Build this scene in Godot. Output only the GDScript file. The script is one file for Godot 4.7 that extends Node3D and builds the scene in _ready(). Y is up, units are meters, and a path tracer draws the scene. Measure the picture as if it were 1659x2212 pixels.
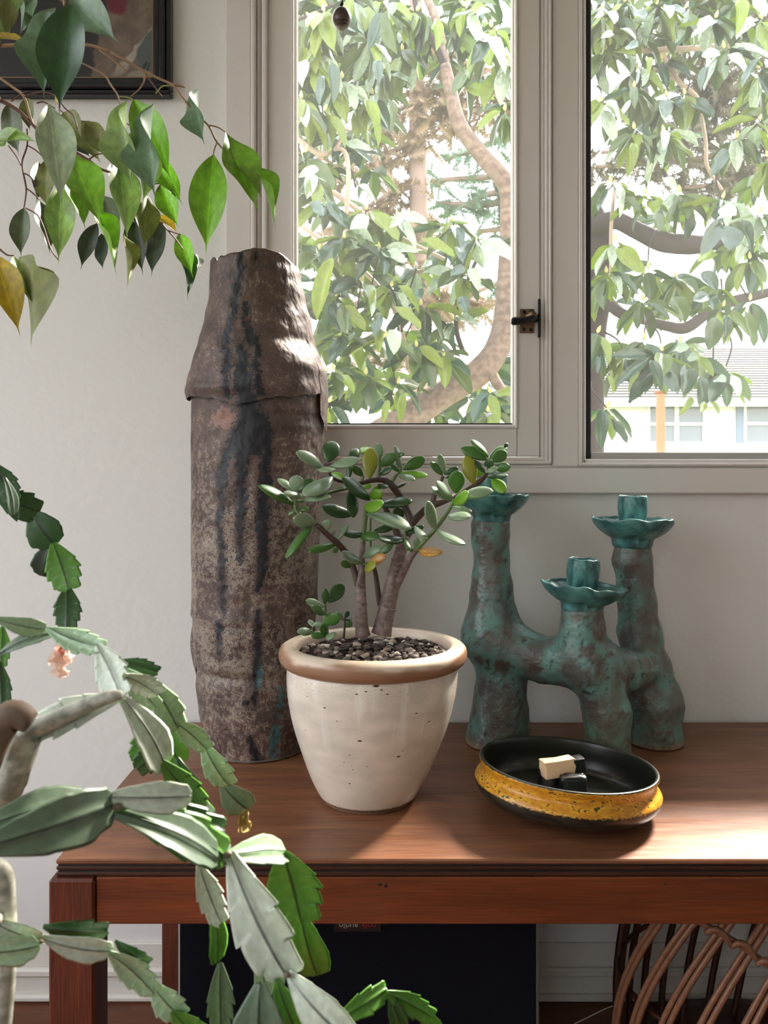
extends Node3D
# A window corner: a low wooden table with ceramics and a jade plant, a weeping fig and a leaf cactus in front, a garden outside.

const FOC := 1800.0      # focal length in pixels of the 1659 x 2212 frame
const CXP := 829.5       # column of the camera axis
const HOR := 1020.0      # row of the horizon
const EYE := 0.954       # eye height above the floor
const TOP := 0.504       # height of the table top
const WALL := 1.515      # distance of the window wall

var rng := RandomNumberGenerator.new()
var mats := {}

# ------------------------------------------------------------------ helpers

func P(px: float, py: float, d: float) -> Vector3:
	return Vector3((px - CXP) / FOC * d, EYE - (py - HOR) / FOC * d, -d)

func world_of(n: Node3D) -> Vector3:
	var p := Vector3.ZERO
	var k: Node = n
	while k != null and k != self and k is Node3D:
		p += k.position
		k = k.get_parent()
	return p

func thing(called: String, label: String, category: String, at: Vector3, group := "") -> Node3D:
	var o := Node3D.new()
	o.name = called
	o.position = at
	add_child(o, true)
	o.set_meta("label", label)
	o.set_meta("category", category)
	if group != "":
		o.set_meta("group", group)
	return o

func setting(called: String, at := Vector3.ZERO) -> Node3D:
	var o := Node3D.new()
	o.name = called
	o.position = at
	o.set_meta("kind", "structure")
	add_child(o, true)
	return o

func part(parent: Node3D, called: String, mesh: Mesh, mat: Material, xf := Transform3D(), label := "", kind := "") -> MeshInstance3D:
	# mesh and xf are in world coordinates
	var o := MeshInstance3D.new()
	o.name = called
	o.mesh = mesh
	o.material_override = mat
	var t := xf
	if parent != self:
		t.origin -= world_of(parent)
	o.transform = t
	parent.add_child(o, true)
	if label != "":
		o.set_meta("label", label)
	if kind != "":
		o.set_meta("kind", kind)
	return o

func col(r: float, g: float, b: float) -> Color:
	return Color(r / 255.0, g / 255.0, b / 255.0)

func mat(color: Color, rough := 0.6, spec := 0.5) -> StandardMaterial3D:
	var m := StandardMaterial3D.new()
	m.albedo_color = color
	m.roughness = rough
	m.metallic_specular = spec
	return m

func noise(seed_: int, freq: float, oct := 4) -> FastNoiseLite:
	var n := FastNoiseLite.new()
	n.seed = seed_
	n.noise_type = FastNoiseLite.TYPE_SIMPLEX_SMOOTH
	n.frequency = freq
	n.fractal_octaves = oct
	return n

func tex(w: int, h: int, f: Callable) -> ImageTexture:
	var data := PackedByteArray()
	data.resize(w * h * 3)
	var k := 0
	for y in h:
		for x in w:
			var c: Color = f.call(x, y)
			data[k] = int(clampf(c.r, 0, 1) * 255.0)
			data[k + 1] = int(clampf(c.g, 0, 1) * 255.0)
			data[k + 2] = int(clampf(c.b, 0, 1) * 255.0)
			k += 3
	return ImageTexture.create_from_image(Image.create_from_data(w, h, false, Image.FORMAT_RGB8, data))

func height_tex(size: int, seed_: int, freq: float, oct := 4) -> ImageTexture:
	var im := noise(seed_, freq, oct).get_seamless_image(size, size)
	im.convert(Image.FORMAT_RGB8)
	return ImageTexture.create_from_image(im)

func bumpy(m: StandardMaterial3D, t: Texture2D, cm: float, scale := Vector3.ONE) -> StandardMaterial3D:
	m.heightmap_enabled = true
	m.heightmap_texture = t
	m.heightmap_scale = cm
	m.uv1_triplanar = true
	m.uv1_scale = scale
	return m

func begin(flat := false) -> SurfaceTool:
	var st := SurfaceTool.new()
	st.begin(Mesh.PRIMITIVE_TRIANGLES)
	st.set_smooth_group(0xFFFFFFFF if flat else 0)
	return st

func done(st: SurfaceTool) -> ArrayMesh:
	st.generate_normals()
	return st.commit()

func tri_out(st: SurfaceTool, a: Vector3, b: Vector3, c: Vector3, mid: Vector3) -> void:
	if (b - a).cross(c - a).dot((a + b + c) / 3.0 - mid) > 0.0:
		var t := b
		b = c
		c = t
	st.add_vertex(a)
	st.add_vertex(b)
	st.add_vertex(c)

func quad_out(st: SurfaceTool, a: Vector3, b: Vector3, c: Vector3, d: Vector3, mid: Vector3) -> void:
	tri_out(st, a, b, c, mid)
	tri_out(st, a, c, d, mid)

func add_box(st: SurfaceTool, lo: Vector3, hi: Vector3, b := 0.002) -> void:
	# a box with chamfered edges
	var m := (lo + hi) * 0.5
	var h := (hi - lo) * 0.5
	b = minf(b, minf(h.x, minf(h.y, h.z)) * 0.6)
	var v := {}
	for sx in [-1, 1]:
		for sy in [-1, 1]:
			for sz in [-1, 1]:
				v[[0, sx, sy, sz]] = m + Vector3(sx * h.x, sy * (h.y - b), sz * (h.z - b))
				v[[1, sx, sy, sz]] = m + Vector3(sx * (h.x - b), sy * h.y, sz * (h.z - b))
				v[[2, sx, sy, sz]] = m + Vector3(sx * (h.x - b), sy * (h.y - b), sz * h.z)
				tri_out(st, v[[0, sx, sy, sz]], v[[1, sx, sy, sz]], v[[2, sx, sy, sz]], m)
	for s in [-1, 1]:
		quad_out(st, v[[0, s, -1, -1]], v[[0, s, 1, -1]], v[[0, s, 1, 1]], v[[0, s, -1, 1]], m)
		quad_out(st, v[[1, -1, s, -1]], v[[1, 1, s, -1]], v[[1, 1, s, 1]], v[[1, -1, s, 1]], m)
		quad_out(st, v[[2, -1, -1, s]], v[[2, 1, -1, s]], v[[2, 1, 1, s]], v[[2, -1, 1, s]], m)
		for q in [-1, 1]:
			quad_out(st, v[[0, s, q, -1]], v[[0, s, q, 1]], v[[1, s, q, 1]], v[[1, s, q, -1]], m)
			quad_out(st, v[[1, -1, s, q]], v[[1, 1, s, q]], v[[2, 1, s, q]], v[[2, -1, s, q]], m)
			quad_out(st, v[[0, s, -1, q]], v[[0, s, 1, q]], v[[2, s, 1, q]], v[[2, s, -1, q]], m)

func box(lo: Vector3, hi: Vector3, b := 0.002) -> ArrayMesh:
	var st := begin(true)
	add_box(st, lo, hi, b)
	return done(st)

func slab(x0: float, x1: float, y0: float, y1: float, d0: float, d1: float, b := 0.002) -> ArrayMesh:
	# d0, d1: distances from the camera plane
	return box(Vector3(x0, y0, -d1), Vector3(x1, y1, -d0), b)

func smooth_path(pts: Array, sub: int) -> Array:
	# each point is [Vector3, radius]; Catmull-Rom through them
	var out := []
	var n := pts.size()
	for i in n - 1:
		var a = pts[maxi(i - 1, 0)]
		var b = pts[i]
		var c = pts[i + 1]
		var d = pts[mini(i + 2, n - 1)]
		for k in sub:
			var t := float(k) / sub
			var p: Vector3 = b[0].cubic_interpolate(c[0], a[0], d[0], t)
			out.append([p, lerpf(b[1], c[1], t)])
	out.append(pts[n - 1])
	return out

func add_tube(st: SurfaceTool, pts: Array, sides := 8, sub := 4) -> void:
	var path := smooth_path(pts, sub)
	var n := path.size()
	var side := Vector3.ZERO
	var rings := []
	var centers := []
	for i in n:
		var p: Vector3 = path[i][0]
		var dir: Vector3 = (path[mini(i + 1, n - 1)][0] - path[maxi(i - 1, 0)][0]).normalized()
		if side == Vector3.ZERO:
			side = dir.cross(Vector3(0.31, 0.2, 0.93)).normalized()
		side = (side - dir * side.dot(dir)).normalized()
		var up := dir.cross(side)
		var ring := []
		for k in sides:
			var a := TAU * k / sides
			ring.append(p + (side * cos(a) + up * sin(a)) * path[i][1])
		rings.append(ring)
		centers.append(p)
	for i in n - 1:
		for k in sides:
			var q := (k + 1) % sides
			quad_out(st, rings[i][k], rings[i][q], rings[i + 1][q], rings[i + 1][k], (centers[i] + centers[i + 1]) * 0.5)
	for k in sides:
		var q := (k + 1) % sides
		tri_out(st, rings[0][k], rings[0][q], centers[0], centers[1])
		tri_out(st, rings[n - 1][k], rings[n - 1][q], centers[n - 1], centers[n - 2])

func tube(pts: Array, sides := 8, sub := 4) -> ArrayMesh:
	var st := begin()
	add_tube(st, pts, sides, sub)
	return done(st)

func px_tube(pts: Array, d: float, sides := 8, sub := 4) -> ArrayMesh:
	# each point: [column, row, radius in pixels] or with its own distance as a fourth
	var out := []
	for p in pts:
		var dd: float = p[3] if p.size() > 3 else d
		out.append([P(p[0], p[1], dd), p[2] * dd / FOC])
	return tube(out, sides, sub)

func grid_mesh(nu: int, nv: int, pos: Callable, uv = null, tint = null) -> ArrayMesh:
	# pos(u, v) for u, v in 0..1; u runs round, v runs up; outside faces when u turns anticlockwise seen from above
	var pts := []
	for j in nv + 1:
		for i in nu + 1:
			pts.append(pos.call(float(i) / nu, float(j) / nv))
	var st := begin()
	for j in nv:
		for i in nu:
			for c in [[0, 0], [0, 1], [1, 1], [0, 0], [1, 1], [1, 0]]:
				var a: int = i + c[0]
				var b: int = j + c[1]
				var u := float(a) / nu
				var v := float(b) / nv
				if uv != null:
					st.set_uv(uv.call(u, v))
				else:
					st.set_uv(Vector2(u, v))
				var p: Vector3 = pts[b * (nu + 1) + a]
				if tint != null:
					st.set_color(tint.call(p))
				st.add_vertex(p)
	return done(st)

func profile_at(prof: Array, t: float) -> Vector2:
	# prof: Vector2(radius, height) points, smoothed; t in 0..1 along the list
	var f := clampf(t, 0.0, 1.0) * (prof.size() - 1)
	var i := mini(int(f), prof.size() - 2)
	var a: Vector2 = prof[maxi(i - 1, 0)]
	var b: Vector2 = prof[i]
	var c: Vector2 = prof[i + 1]
	var d: Vector2 = prof[mini(i + 2, prof.size() - 1)]
	var w := f - i
	var p := b.cubic_interpolate(c, a, d, w)
	return Vector2(maxf(p.x, 0.0), p.y)

func lathe(prof: Array, at: Vector3, around := 64, steps := 0, wobble = null) -> ArrayMesh:
	if steps == 0:
		steps = (prof.size() - 1) * 4
	return grid_mesh(around, steps, func(u, v):
		var p := profile_at(prof, v)
		var r := p.x
		var y := p.y
		var a: float = TAU * u - PI / 2.0
		if wobble != null:
			var w: Vector2 = wobble.call(fposmod(a, TAU) if u < 1.0 else fposmod(-PI / 2.0, TAU), v)
			r *= 1.0 + w.x
			y += w.y
		return at + Vector3(cos(a) * r, y, -sin(a) * r))

func aim(from: Vector3, to: Vector3, width: float, roll: float, face := Vector3(0, 0, 1)) -> Transform3D:
	# y runs along the leaf (unit length), x across it (unit width), z is its face
	var y := to - from
	var l := y.length()
	y /= l
	var x := y.cross(face).normalized()
	if x.length() < 0.5:
		x = Vector3.RIGHT
	x = x.rotated(y, roll)
	var z := x.cross(y)
	return Transform3D(Basis(x * width, y * l, z * l), from)

func leaf_sheet(prof: Callable, droop: float, fold: float, wave: float, twist: float, nl := 18, nw := 6) -> ArrayMesh:
	var st := begin()
	var pts := []
	for j in nl + 1:
		var t := float(j) / nl
		var hw: float = prof.call(t)
		for i in nw + 1:
			var s := float(i) / nw * 2.0 - 1.0
			var x := s * hw * 0.5
			var z := -droop * t * t + fold * absf(s) * hw + wave * sin(t * 9.0 + s * 1.3) * absf(s) * hw
			var a := twist * t
			pts.append(Vector3(x * cos(a), t - 0.12 * droop * t * t, z + x * sin(a)))
	for j in nl:
		for i in nw:
			for c in [[0, 0], [0, 1], [1, 1], [0, 0], [1, 1], [1, 0]]:
				st.set_uv(Vector2(float(i + c[0]) / nw, float(j + c[1]) / nl))
				st.add_vertex(pts[(j + c[1]) * (nw + 1) + i + c[0]])
	return done(st)

func fig_profile(t: float) -> float:
	var b := pow(maxf(sin(PI * pow(clampf(t / 0.89, 0.0, 1.0), 0.98)), 0.0), 1.0)
	var tip := 0.09 * (1.0 - t) / 0.2 if t > 0.6 else 0.0
	return maxf(b, minf(tip, 0.09)) if t < 1.0 else 0.0

func oval_profile(t: float) -> float:
	return pow(maxf(sin(PI * pow(t, 0.9)), 0.0), 0.62)

func leaf_tone(c: Color, back: Color, rough := 0.4, vein: Texture2D = null) -> StandardMaterial3D:
	var m := mat(c, rough, 0.5)
	m.cull_mode = BaseMaterial3D.CULL_DISABLED
	m.backlight_enabled = true
	m.backlight = back
	if vein:
		m.albedo_texture = vein
	return m

# ------------------------------------------------------------------ the scene

func _ready() -> void:
	rng.seed = 7
	# camera: level, lens shifted a little downwards
	var cam := Camera3D.new()
	cam.name = "camera"
	cam.position = Vector3(0, EYE, 0)
	var eye := CameraAttributesPhysical.new()
	eye.frustum_focal_length = 8.0
	eye.frustum_focus_distance = 1.25
	eye.exposure_aperture = 4.2
	eye.frustum_near = 0.05
	eye.frustum_far = 200.0
	cam.attributes = eye
	add_child(cam)
	cam.projection = Camera3D.PROJECTION_FRUSTUM
	cam.near = 0.05
	cam.far = 200.0
	cam.size = 2212.0 / FOC * 0.05
	cam.frustum_offset = Vector2(0, -86.0 / FOC * 0.05)
	cam.current = true
	# a bright overcast sky
	var sky_mat := ProceduralSkyMaterial.new()
	sky_mat.sky_top_color = Color(0.93, 0.96, 1.0)
	sky_mat.sky_horizon_color = Color(1.0, 0.99, 0.97)
	sky_mat.ground_horizon_color = Color(0.5, 0.5, 0.47)
	sky_mat.ground_bottom_color = Color(0.36, 0.38, 0.33)
	sky_mat.sky_curve = 0.2
	var sky := Sky.new()
	sky.sky_material = sky_mat
	var env := Environment.new()
	env.background_mode = Environment.BG_SKY
	env.sky = sky
	env.background_energy_multiplier = 5.0
	env.tonemap_mode = Environment.TONE_MAPPER_LINEAR
	env.tonemap_exposure = 1.28
	env.sdfgi_enabled = true
	env.ssao_enabled = true
	env.ssil_enabled = true
	var we := WorldEnvironment.new()
	we.name = "world_environment"
	we.environment = env
	add_child(we)
	# the sun behind thin cloud, high and to the right behind the house
	var sun := DirectionalLight3D.new()
	sun.name = "sun"
	sun.light_color = Color(1.0, 0.96, 0.9)
	sun.light_energy = 8.0
	sun.light_angular_distance = 10.0
	sun.sky_mode = DirectionalLight3D.SKY_MODE_LIGHT_ONLY
	sun.shadow_enabled = true
	add_child(sun)
	sun.look_at_from_position(Vector3(2.15, 2.9, -2.6), Vector3.ZERO)

	make_materials()
	build_room()
	build_window()
	build_outside()
	build_table()
	build_speaker()
	build_basket()
	build_vase()
	build_candelabra()
	build_pot_plant()
	build_bowl()
	build_picture()
	build_bead()
	build_fig()
	build_cactus()

func make_materials() -> void:
	var plaster := height_tex(256, 3, 0.05, 4)
	mats.wall = bumpy(mat(col(227, 224, 221), 0.75, 0.35), plaster, 0.06, Vector3.ONE * 4.0)
	mats.trim = bumpy(mat(col(217, 210, 205), 0.42, 0.5), plaster, 0.03, Vector3(2.0, 2.0, 2.0))
	mats.base = mat(col(226, 220, 211), 0.5)
	mats.black = mat(col(24, 24, 28), 0.5)
	var pane := mat(Color(0.95, 0.97, 0.96, 0.06), 0.08)
	pane.transparency = BaseMaterial3D.TRANSPARENCY_ALPHA
	mats.pane = pane
	# wood with its grain along x, and the same turned upright
	var fine := noise(11, 1.0, 2)
	var broad := noise(12, 1.0, 4)
	var rings := noise(13, 1.0, 2)
	var wood_at := func(x: int, y: int) -> Color:
		var g: float = fine.get_noise_2d(x * 0.018, y * 0.32)
		var b: float = broad.get_noise_2d(x * 0.006, y * 0.018)
		var r: float = rings.get_noise_2d(x * 0.004, y * 0.045)
		var t: float = clampf(0.5 + g * 0.32 + b * 0.42 + sin(r * 22.0) * 0.10, 0.0, 1.0)
		return col(96, 59, 40).lerp(col(152, 101, 70), t)
	var wood_tex := tex(768, 768, wood_at)
	var rough_tex := tex(384, 384, func(x, y):
		var s: float = broad.get_noise_2d(x * 0.03, y * 0.03 + 50.0) * 0.5 + fine.get_noise_2d(x * 0.05, y * 0.4) * 0.3
		return Color.WHITE * clampf(0.42 + s * 0.22, 0.2, 0.8))
	var wood := mat(Color.WHITE, 1.0, 0.5)
	wood.albedo_texture = wood_tex
	wood.roughness_texture = rough_tex
	wood.uv1_triplanar = true
	wood.uv1_scale = Vector3(0.6, 1.9, 1.9)
	mats.wood = wood
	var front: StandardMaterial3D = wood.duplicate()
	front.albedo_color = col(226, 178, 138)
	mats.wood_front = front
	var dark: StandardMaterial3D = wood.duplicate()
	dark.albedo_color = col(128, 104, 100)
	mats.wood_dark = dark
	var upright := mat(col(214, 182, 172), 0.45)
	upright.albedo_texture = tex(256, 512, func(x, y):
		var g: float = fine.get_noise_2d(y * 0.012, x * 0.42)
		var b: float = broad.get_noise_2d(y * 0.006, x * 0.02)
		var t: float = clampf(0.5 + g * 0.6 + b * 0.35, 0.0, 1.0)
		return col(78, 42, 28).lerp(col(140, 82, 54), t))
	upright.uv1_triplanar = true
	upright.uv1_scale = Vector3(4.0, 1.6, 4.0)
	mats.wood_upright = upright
	# leaf veins, light on a white ground, shared by all leaves
	var vn := noise(21, 0.03, 3)
	mats.vein = tex(128, 256, func(x, y):
		var s: float = absf(x / 127.0 - 0.5) * 2.0
		var side: float = absf(fposmod((y / 255.0 * 16.0 + s * 3.2), 1.0) - 0.5)
		var v: float = 0.84 + vn.get_noise_2d(x, y) * 0.12
		v += 0.10 * smoothstep(0.40, 0.5, side) * (1.0 - s)
		v += 0.16 * smoothstep(0.06, 0.0, s)
		return Color(v, v, v * 0.97))

# ------------------------------------------------------------------ room

func wall_with_hole(called: String, lo: Vector3, hi: Vector3, holes: Array, m: Material) -> void:
	var w := CSGBox3D.new()
	w.name = called
	w.size = hi - lo
	w.position = (lo + hi) * 0.5
	w.material = m
	for h in holes:
		var c := CSGBox3D.new()
		c.name = "opening"
		c.operation = CSGShape3D.OPERATION_SUBTRACTION
		c.size = h[1] - h[0]
		c.position = (h[0] + h[1]) * 0.5 - w.position
		c.material = m
		w.add_child(c, true)
	w.set_meta("kind", "structure")
	add_child(w, true)

func build_room() -> void:
	var x0 := -1.5
	var x1 := 2.0
	var z1 := 1.9
	var sill := P(0, 1006, WALL).y
	wall_with_hole("wall_back", Vector3(x0 - 0.15, 0, -WALL - 0.14), Vector3(x1 + 0.15, 2.45, -WALL),
		[[Vector3(P(556, 0, WALL).x, sill, -WALL - 0.3), Vector3(P(2290, 0, WALL).x, 2.06, -WALL + 0.2)]], mats.wall)
	wall_with_hole("wall_left", Vector3(x0 - 0.15, 0, -WALL), Vector3(x0, 2.45, z1),
		[[Vector3(x0 - 0.4, 0.2, -1.25), Vector3(x0 + 0.2, 2.3, 0.9)]], mats.wall)
	wall_with_hole("wall_right", Vector3(x1, 0, -WALL), Vector3(x1 + 0.15, 2.45, z1), [], mats.wall)
	wall_with_hole("wall_rear", Vector3(x0 - 0.15, 0, z1), Vector3(x1 + 0.15, 2.45, z1 + 0.15),
		[[Vector3(-1.2, 0.9, z1 - 0.2), Vector3(-0.4, 2.1, z1 + 0.4)]], mats.wall)
	part(self, "ceiling", box(Vector3(x0 - 0.15, 2.45, -WALL - 0.14), Vector3(x1 + 0.15, 2.6, z1 + 0.15)), mats.wall, Transform3D(), "", "structure")
	# side windows: a plain frame and pane each
	var w3 := setting("window_3", Vector3(x0 - 0.1, 0.35, -0.1))
	for z in [-1.25, -0.2, 0.84]:
		part(w3, "window_frame", box(Vector3(x0 - 0.12, 0.2, z), Vector3(x0 - 0.04, 2.3, z + 0.06)), mats.trim)
	for y in [0.2, 2.24]:
		part(w3, "window_frame", box(Vector3(x0 - 0.12, y, -1.25), Vector3(x0 - 0.04, y + 0.06, 0.9)), mats.trim)
	var w4 := setting("window_4", Vector3(-0.8, 0.9, z1 + 0.1))
	for x in [-1.2, -0.83, -0.46]:
		part(w4, "window_frame", box(Vector3(x, 0.9, z1 + 0.04), Vector3(x + 0.06, 2.1, z1 + 0.12)), mats.trim)
	for y in [0.9, 2.04]:
		part(w4, "window_frame", box(Vector3(-1.2, y, z1 + 0.04), Vector3(-0.4, y + 0.06, z1 + 0.12)), mats.trim)
	part(w3, "window_pane", box(Vector3(x0 - 0.082, 0.23, -1.22), Vector3(x0 - 0.078, 2.27, 0.87), 0.0003), mats.pane)
	part(w4, "window_pane", box(Vector3(-1.17, 0.93, z1 + 0.078), Vector3(-0.43, 2.07, z1 + 0.082), 0.0003), mats.pane)
	# floor boards
	var fl := setting("floor")
	part(fl, "subfloor", box(Vector3(x0 - 0.15, -0.2, -WALL - 0.14), Vector3(x1 + 0.15, -0.022, z1 + 0.15)), mats.black)
	var tones := []
	for t in [col(206, 176, 150), col(180, 150, 128), col(226, 196, 170)]:
		var m: StandardMaterial3D = mats.wood.duplicate()
		m.albedo_color = t
		m.uv1_offset = Vector3(t.r * 9.0, t.g * 5.0, t.b * 3.0)
		tones.append(m)
	var plank := box(Vector3(x0, -0.02, -0.0422), Vector3(x1, 0.0, 0.0422), 0.002)
	for i in 40:
		part(fl, "floor_plank", plank, tones[(i * 7) % 3], Transform3D(Basis(), Vector3(0, 0, -WALL + 0.0425 + i * 0.0854)))
	# the baseboard with its two ledges
	var bb := setting("baseboard_back", Vector3(0, 0, -WALL + 0.01))
	var fy := func(py: float) -> float: return P(0, py, 1.5).y
	part(bb, "upper_board", slab(x0, x1, fy.call(2094), fy.call(2044), 1.508, WALL, 0.001), mats.base)
	part(bb, "ledge", slab(x0, x1, fy.call(2113), fy.call(2094), 1.499, WALL, 0.004), mats.base)
	part(bb, "lower_board", slab(x0, x1, fy.call(2150), fy.call(2113), 1.506, WALL, 0.001), mats.base)
	part(bb, "foot_moulding", slab(x0, x1, 0.0, fy.call(2150), 1.497, WALL, 0.005), mats.base)

func bar(px0: float, px1: float, py0: float, py1: float, d0: float, d1: float, b := 0.0022) -> ArrayMesh:
	# edges as they show at the bar's front, which is d0 away
	var a := P(px0, py0, d0)
	var c := P(px1, py1, d0)
	return box(Vector3(a.x, c.y, -d1), Vector3(c.x, a.y, -d0), b)

func build_window() -> void:
	var t := -290.0
	# casing, post and sill of the frame
	part(self, "trim_1", bar(488, 541, t - 60, 1008, 1.497, WALL, 0.001), mats.trim, Transform3D(), "", "structure")
	part(self, "trim_2", bar(1193, 1251, t, 1008, 1.494, 1.6, 0.002), mats.trim, Transform3D(), "", "structure")
	part(self, "trim_3", bar(486, 2345, 1011, 1066, 1.492, WALL, 0.002), mats.trim, Transform3D(), "", "structure")
	part(self, "trim_4", bar(488, 2345, t - 60, t - 2, 1.4965, WALL, 0.001), mats.trim, Transform3D(), "", "structure")
	part(self, "trim_5", bar(2292, 2345, t, 1008, 1.497, WALL, 0.001), mats.trim, Transform3D(), "", "structure")
	part(self, "trim_6", bar(545, 2292, 1002, 1012, 1.499, 1.66, 0.003), mats.trim, Transform3D(), "", "structure")
	# the casement
	var w := setting("window_1", P(870, 985, 1.5))
	for b in [[541, 552, 1.490], [553, 564, 1.500], [565, 577, 1.490]]:
		part(w, "jamb_bead", bar(b[0], b[1], t, 1008, b[2], 1.6, 0.0035), mats.trim)
	part(w, "stile", bar(578, 630, t, 986, 1.5, 1.535, 0.0015), mats.trim)
	part(w, "stile", bar(1118, 1166, t, 986, 1.5, 1.535, 0.0015), mats.trim)
	part(w, "bottom_rail", bar(631, 1117, 925, 986, 1.5005, 1.535, 0.0015), mats.trim)
	part(w, "top_rail", bar(631, 1117, t + 6, t + 60, 1.5005, 1.535, 0.0015), mats.trim)
	for b in [[628, 634, 1.4955], [635, 641, 1.508], [1107, 1112, 1.508], [1113, 1119, 1.4955]]:
		part(w, "glazing_bead", bar(b[0], b[1], t + 60, 926, b[2], 1.53, 0.0022), mats.trim)
	part(w, "glazing_bead", bar(628, 1119, 917, 926, 1.4975, 1.53, 0.0022), mats.trim)
	part(w, "putty_line", bar(641, 1107, 914, 918, 1.512, 1.53, 0.0005), mats.black)
	part(w, "window_pane", bar(630, 1118, t + 50, 924, 1.519, 1.522, 0.0003), mats.pane)
	for b in [[1167, 1177, 1.502], [1178, 1185, 1.492], [1186, 1192, 1.488]]:
		part(w, "stop_bead", bar(b[0], b[1], t, 1000, b[2], 1.6, 0.0028), mats.trim)
	part(w, "stop_bead", bar(578, 1186, 987, 995, 1.4965, 1.6, 0.0025), mats.trim)
	part(w, "stop_bead", bar(578, 1192, 995, 1003, 1.491, 1.6, 0.0025), mats.trim)
	# latch
	var brass := mat(col(120, 96, 74), 0.45)
	brass.metallic = 0.8
	var iron := mat(col(34, 33, 36), 0.4)
	iron.metallic = 0.6
	var la := part(w, "latch_plate", bar(1123, 1154, 667, 719, 1.497, 1.501, 0.001), brass, Transform3D(), "worn brass latch plate")
	for s in [[1132, 674], [1147, 673], [1132, 711], [1147, 712]]:
		var c := P(s[0], s[1], 1.4965)
		part(la, "screw", grid_mesh(10, 3, func(u, v): return c + Vector3(cos(TAU * u) * 0.0034 * cos(v * PI / 2), sin(TAU * u) * 0.0034 * cos(v * PI / 2), 0.0014 * sin(v * PI / 2))), iron)
	part(w, "latch_handle", px_tube([[1104, 694, 5, 1.468], [1108, 694, 9, 1.468], [1125, 693, 8, 1.470], [1140, 690, 7, 1.474], [1152, 687, 8, 1.484], [1156, 688, 9, 1.496]], 1.48, 12, 4), iron, Transform3D(), "dark iron latch handle")
	part(w, "latch_boss", px_tube([[1140, 686, 9, 1.496], [1150, 682, 10, 1.487], [1153, 680, 6, 1.478]], 1.49, 12, 3), brass)
	part(w, "latch_keeper", bar(1163, 1168, 645, 728, 1.489, 1.4965, 0.001), iron)
	# the fixed window
	var f := setting("window_2", P(1740, 1000, 1.5))
	for b in [[1251, 1258, 1.491], [1258, 1266, 1.4965]]:
		part(f, "jamb_bead", bar(b[0], b[1], t, 1004, b[2], 1.6, 0.003), mats.trim)
	part(f, "rubber_seal", bar(1266, 1277, t, 990, 1.505, 1.55, 0.001), mats.black)
	var grey := mat(col(176, 172, 168), 0.4)
	part(f, "lower_seal", bar(1277, 2290, 977, 991, 1.505, 1.55, 0.001), grey)
	part(f, "sill_bead", bar(1258, 2290, 991, 1002, 1.4965, 1.6, 0.003), mats.trim)
	part(f, "sill_bead", bar(1251, 2290, 999, 1007, 1.491, 1.6, 0.003), mats.trim)
	part(f, "jamb_bead", bar(2280, 2292, t, 1004, 1.492, 1.6, 0.003), mats.trim)
	part(f, "window_pane", bar(1268, 2290, t, 985, 1.530, 1.533, 0.0003), mats.pane)

# ------------------------------------------------------------------ table and what stands under it

func build_table() -> void:
	var o := thing("table", "low reddish brown wooden table with grooved edge, carrying the ceramics and jade plant", "table", Vector3(0.33, 0, -1.23))
	var x0 := P(120, 0, 0.968).x
	var xr := 1.12
	part(o, "table_top", slab(x0, xr, TOP - 0.006, TOP, 0.968, 1.5, 0.0016), mats.wood)
	part(o, "edge_groove", slab(x0 + 0.002, xr - 0.002, TOP - 0.0085, TOP - 0.006, 0.9705, 1.498, 0.0004), mats.black)
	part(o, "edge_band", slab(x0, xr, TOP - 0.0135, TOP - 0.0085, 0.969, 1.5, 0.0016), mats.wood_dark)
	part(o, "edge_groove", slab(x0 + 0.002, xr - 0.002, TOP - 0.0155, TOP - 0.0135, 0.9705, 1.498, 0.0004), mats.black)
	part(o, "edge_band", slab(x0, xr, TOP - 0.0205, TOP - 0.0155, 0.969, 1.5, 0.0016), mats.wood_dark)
	var lt := TOP - 0.0205
	var a0 := P(0, 1997, 0.967).y
	var lx := P(104, 0, 0.962).x
	var lw := 0.053
	for x in [lx, xr + (x0 - lx) - lw]:
		for d in [0.962, 1.452]:
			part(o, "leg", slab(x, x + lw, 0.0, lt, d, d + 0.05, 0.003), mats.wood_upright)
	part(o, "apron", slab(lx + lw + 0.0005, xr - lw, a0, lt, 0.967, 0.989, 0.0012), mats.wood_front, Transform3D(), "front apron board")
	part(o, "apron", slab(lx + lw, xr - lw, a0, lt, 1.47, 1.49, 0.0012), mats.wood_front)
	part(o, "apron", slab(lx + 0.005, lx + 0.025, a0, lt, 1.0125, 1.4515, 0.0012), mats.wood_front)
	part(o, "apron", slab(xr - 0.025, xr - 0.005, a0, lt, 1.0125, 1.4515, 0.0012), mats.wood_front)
	# small dents filled with dark wax in the apron
	for s in [[820, 1911, 5.0, 2.5], [833, 1913, 3.0, 5.0], [1437, 1910, 4.0, 2.0]]:
		var c := P(s[0], s[1], 0.9668)
		var k: float = 0.967 / FOC
		part(o, "knot", grid_mesh(10, 3, func(u, v): return c + Vector3(cos(TAU * u) * s[2] * k * cos(v * PI / 2), sin(TAU * u) * s[3] * k * cos(v * PI / 2), 0.0005 * sin(v * PI / 2))), mats.black)

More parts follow.
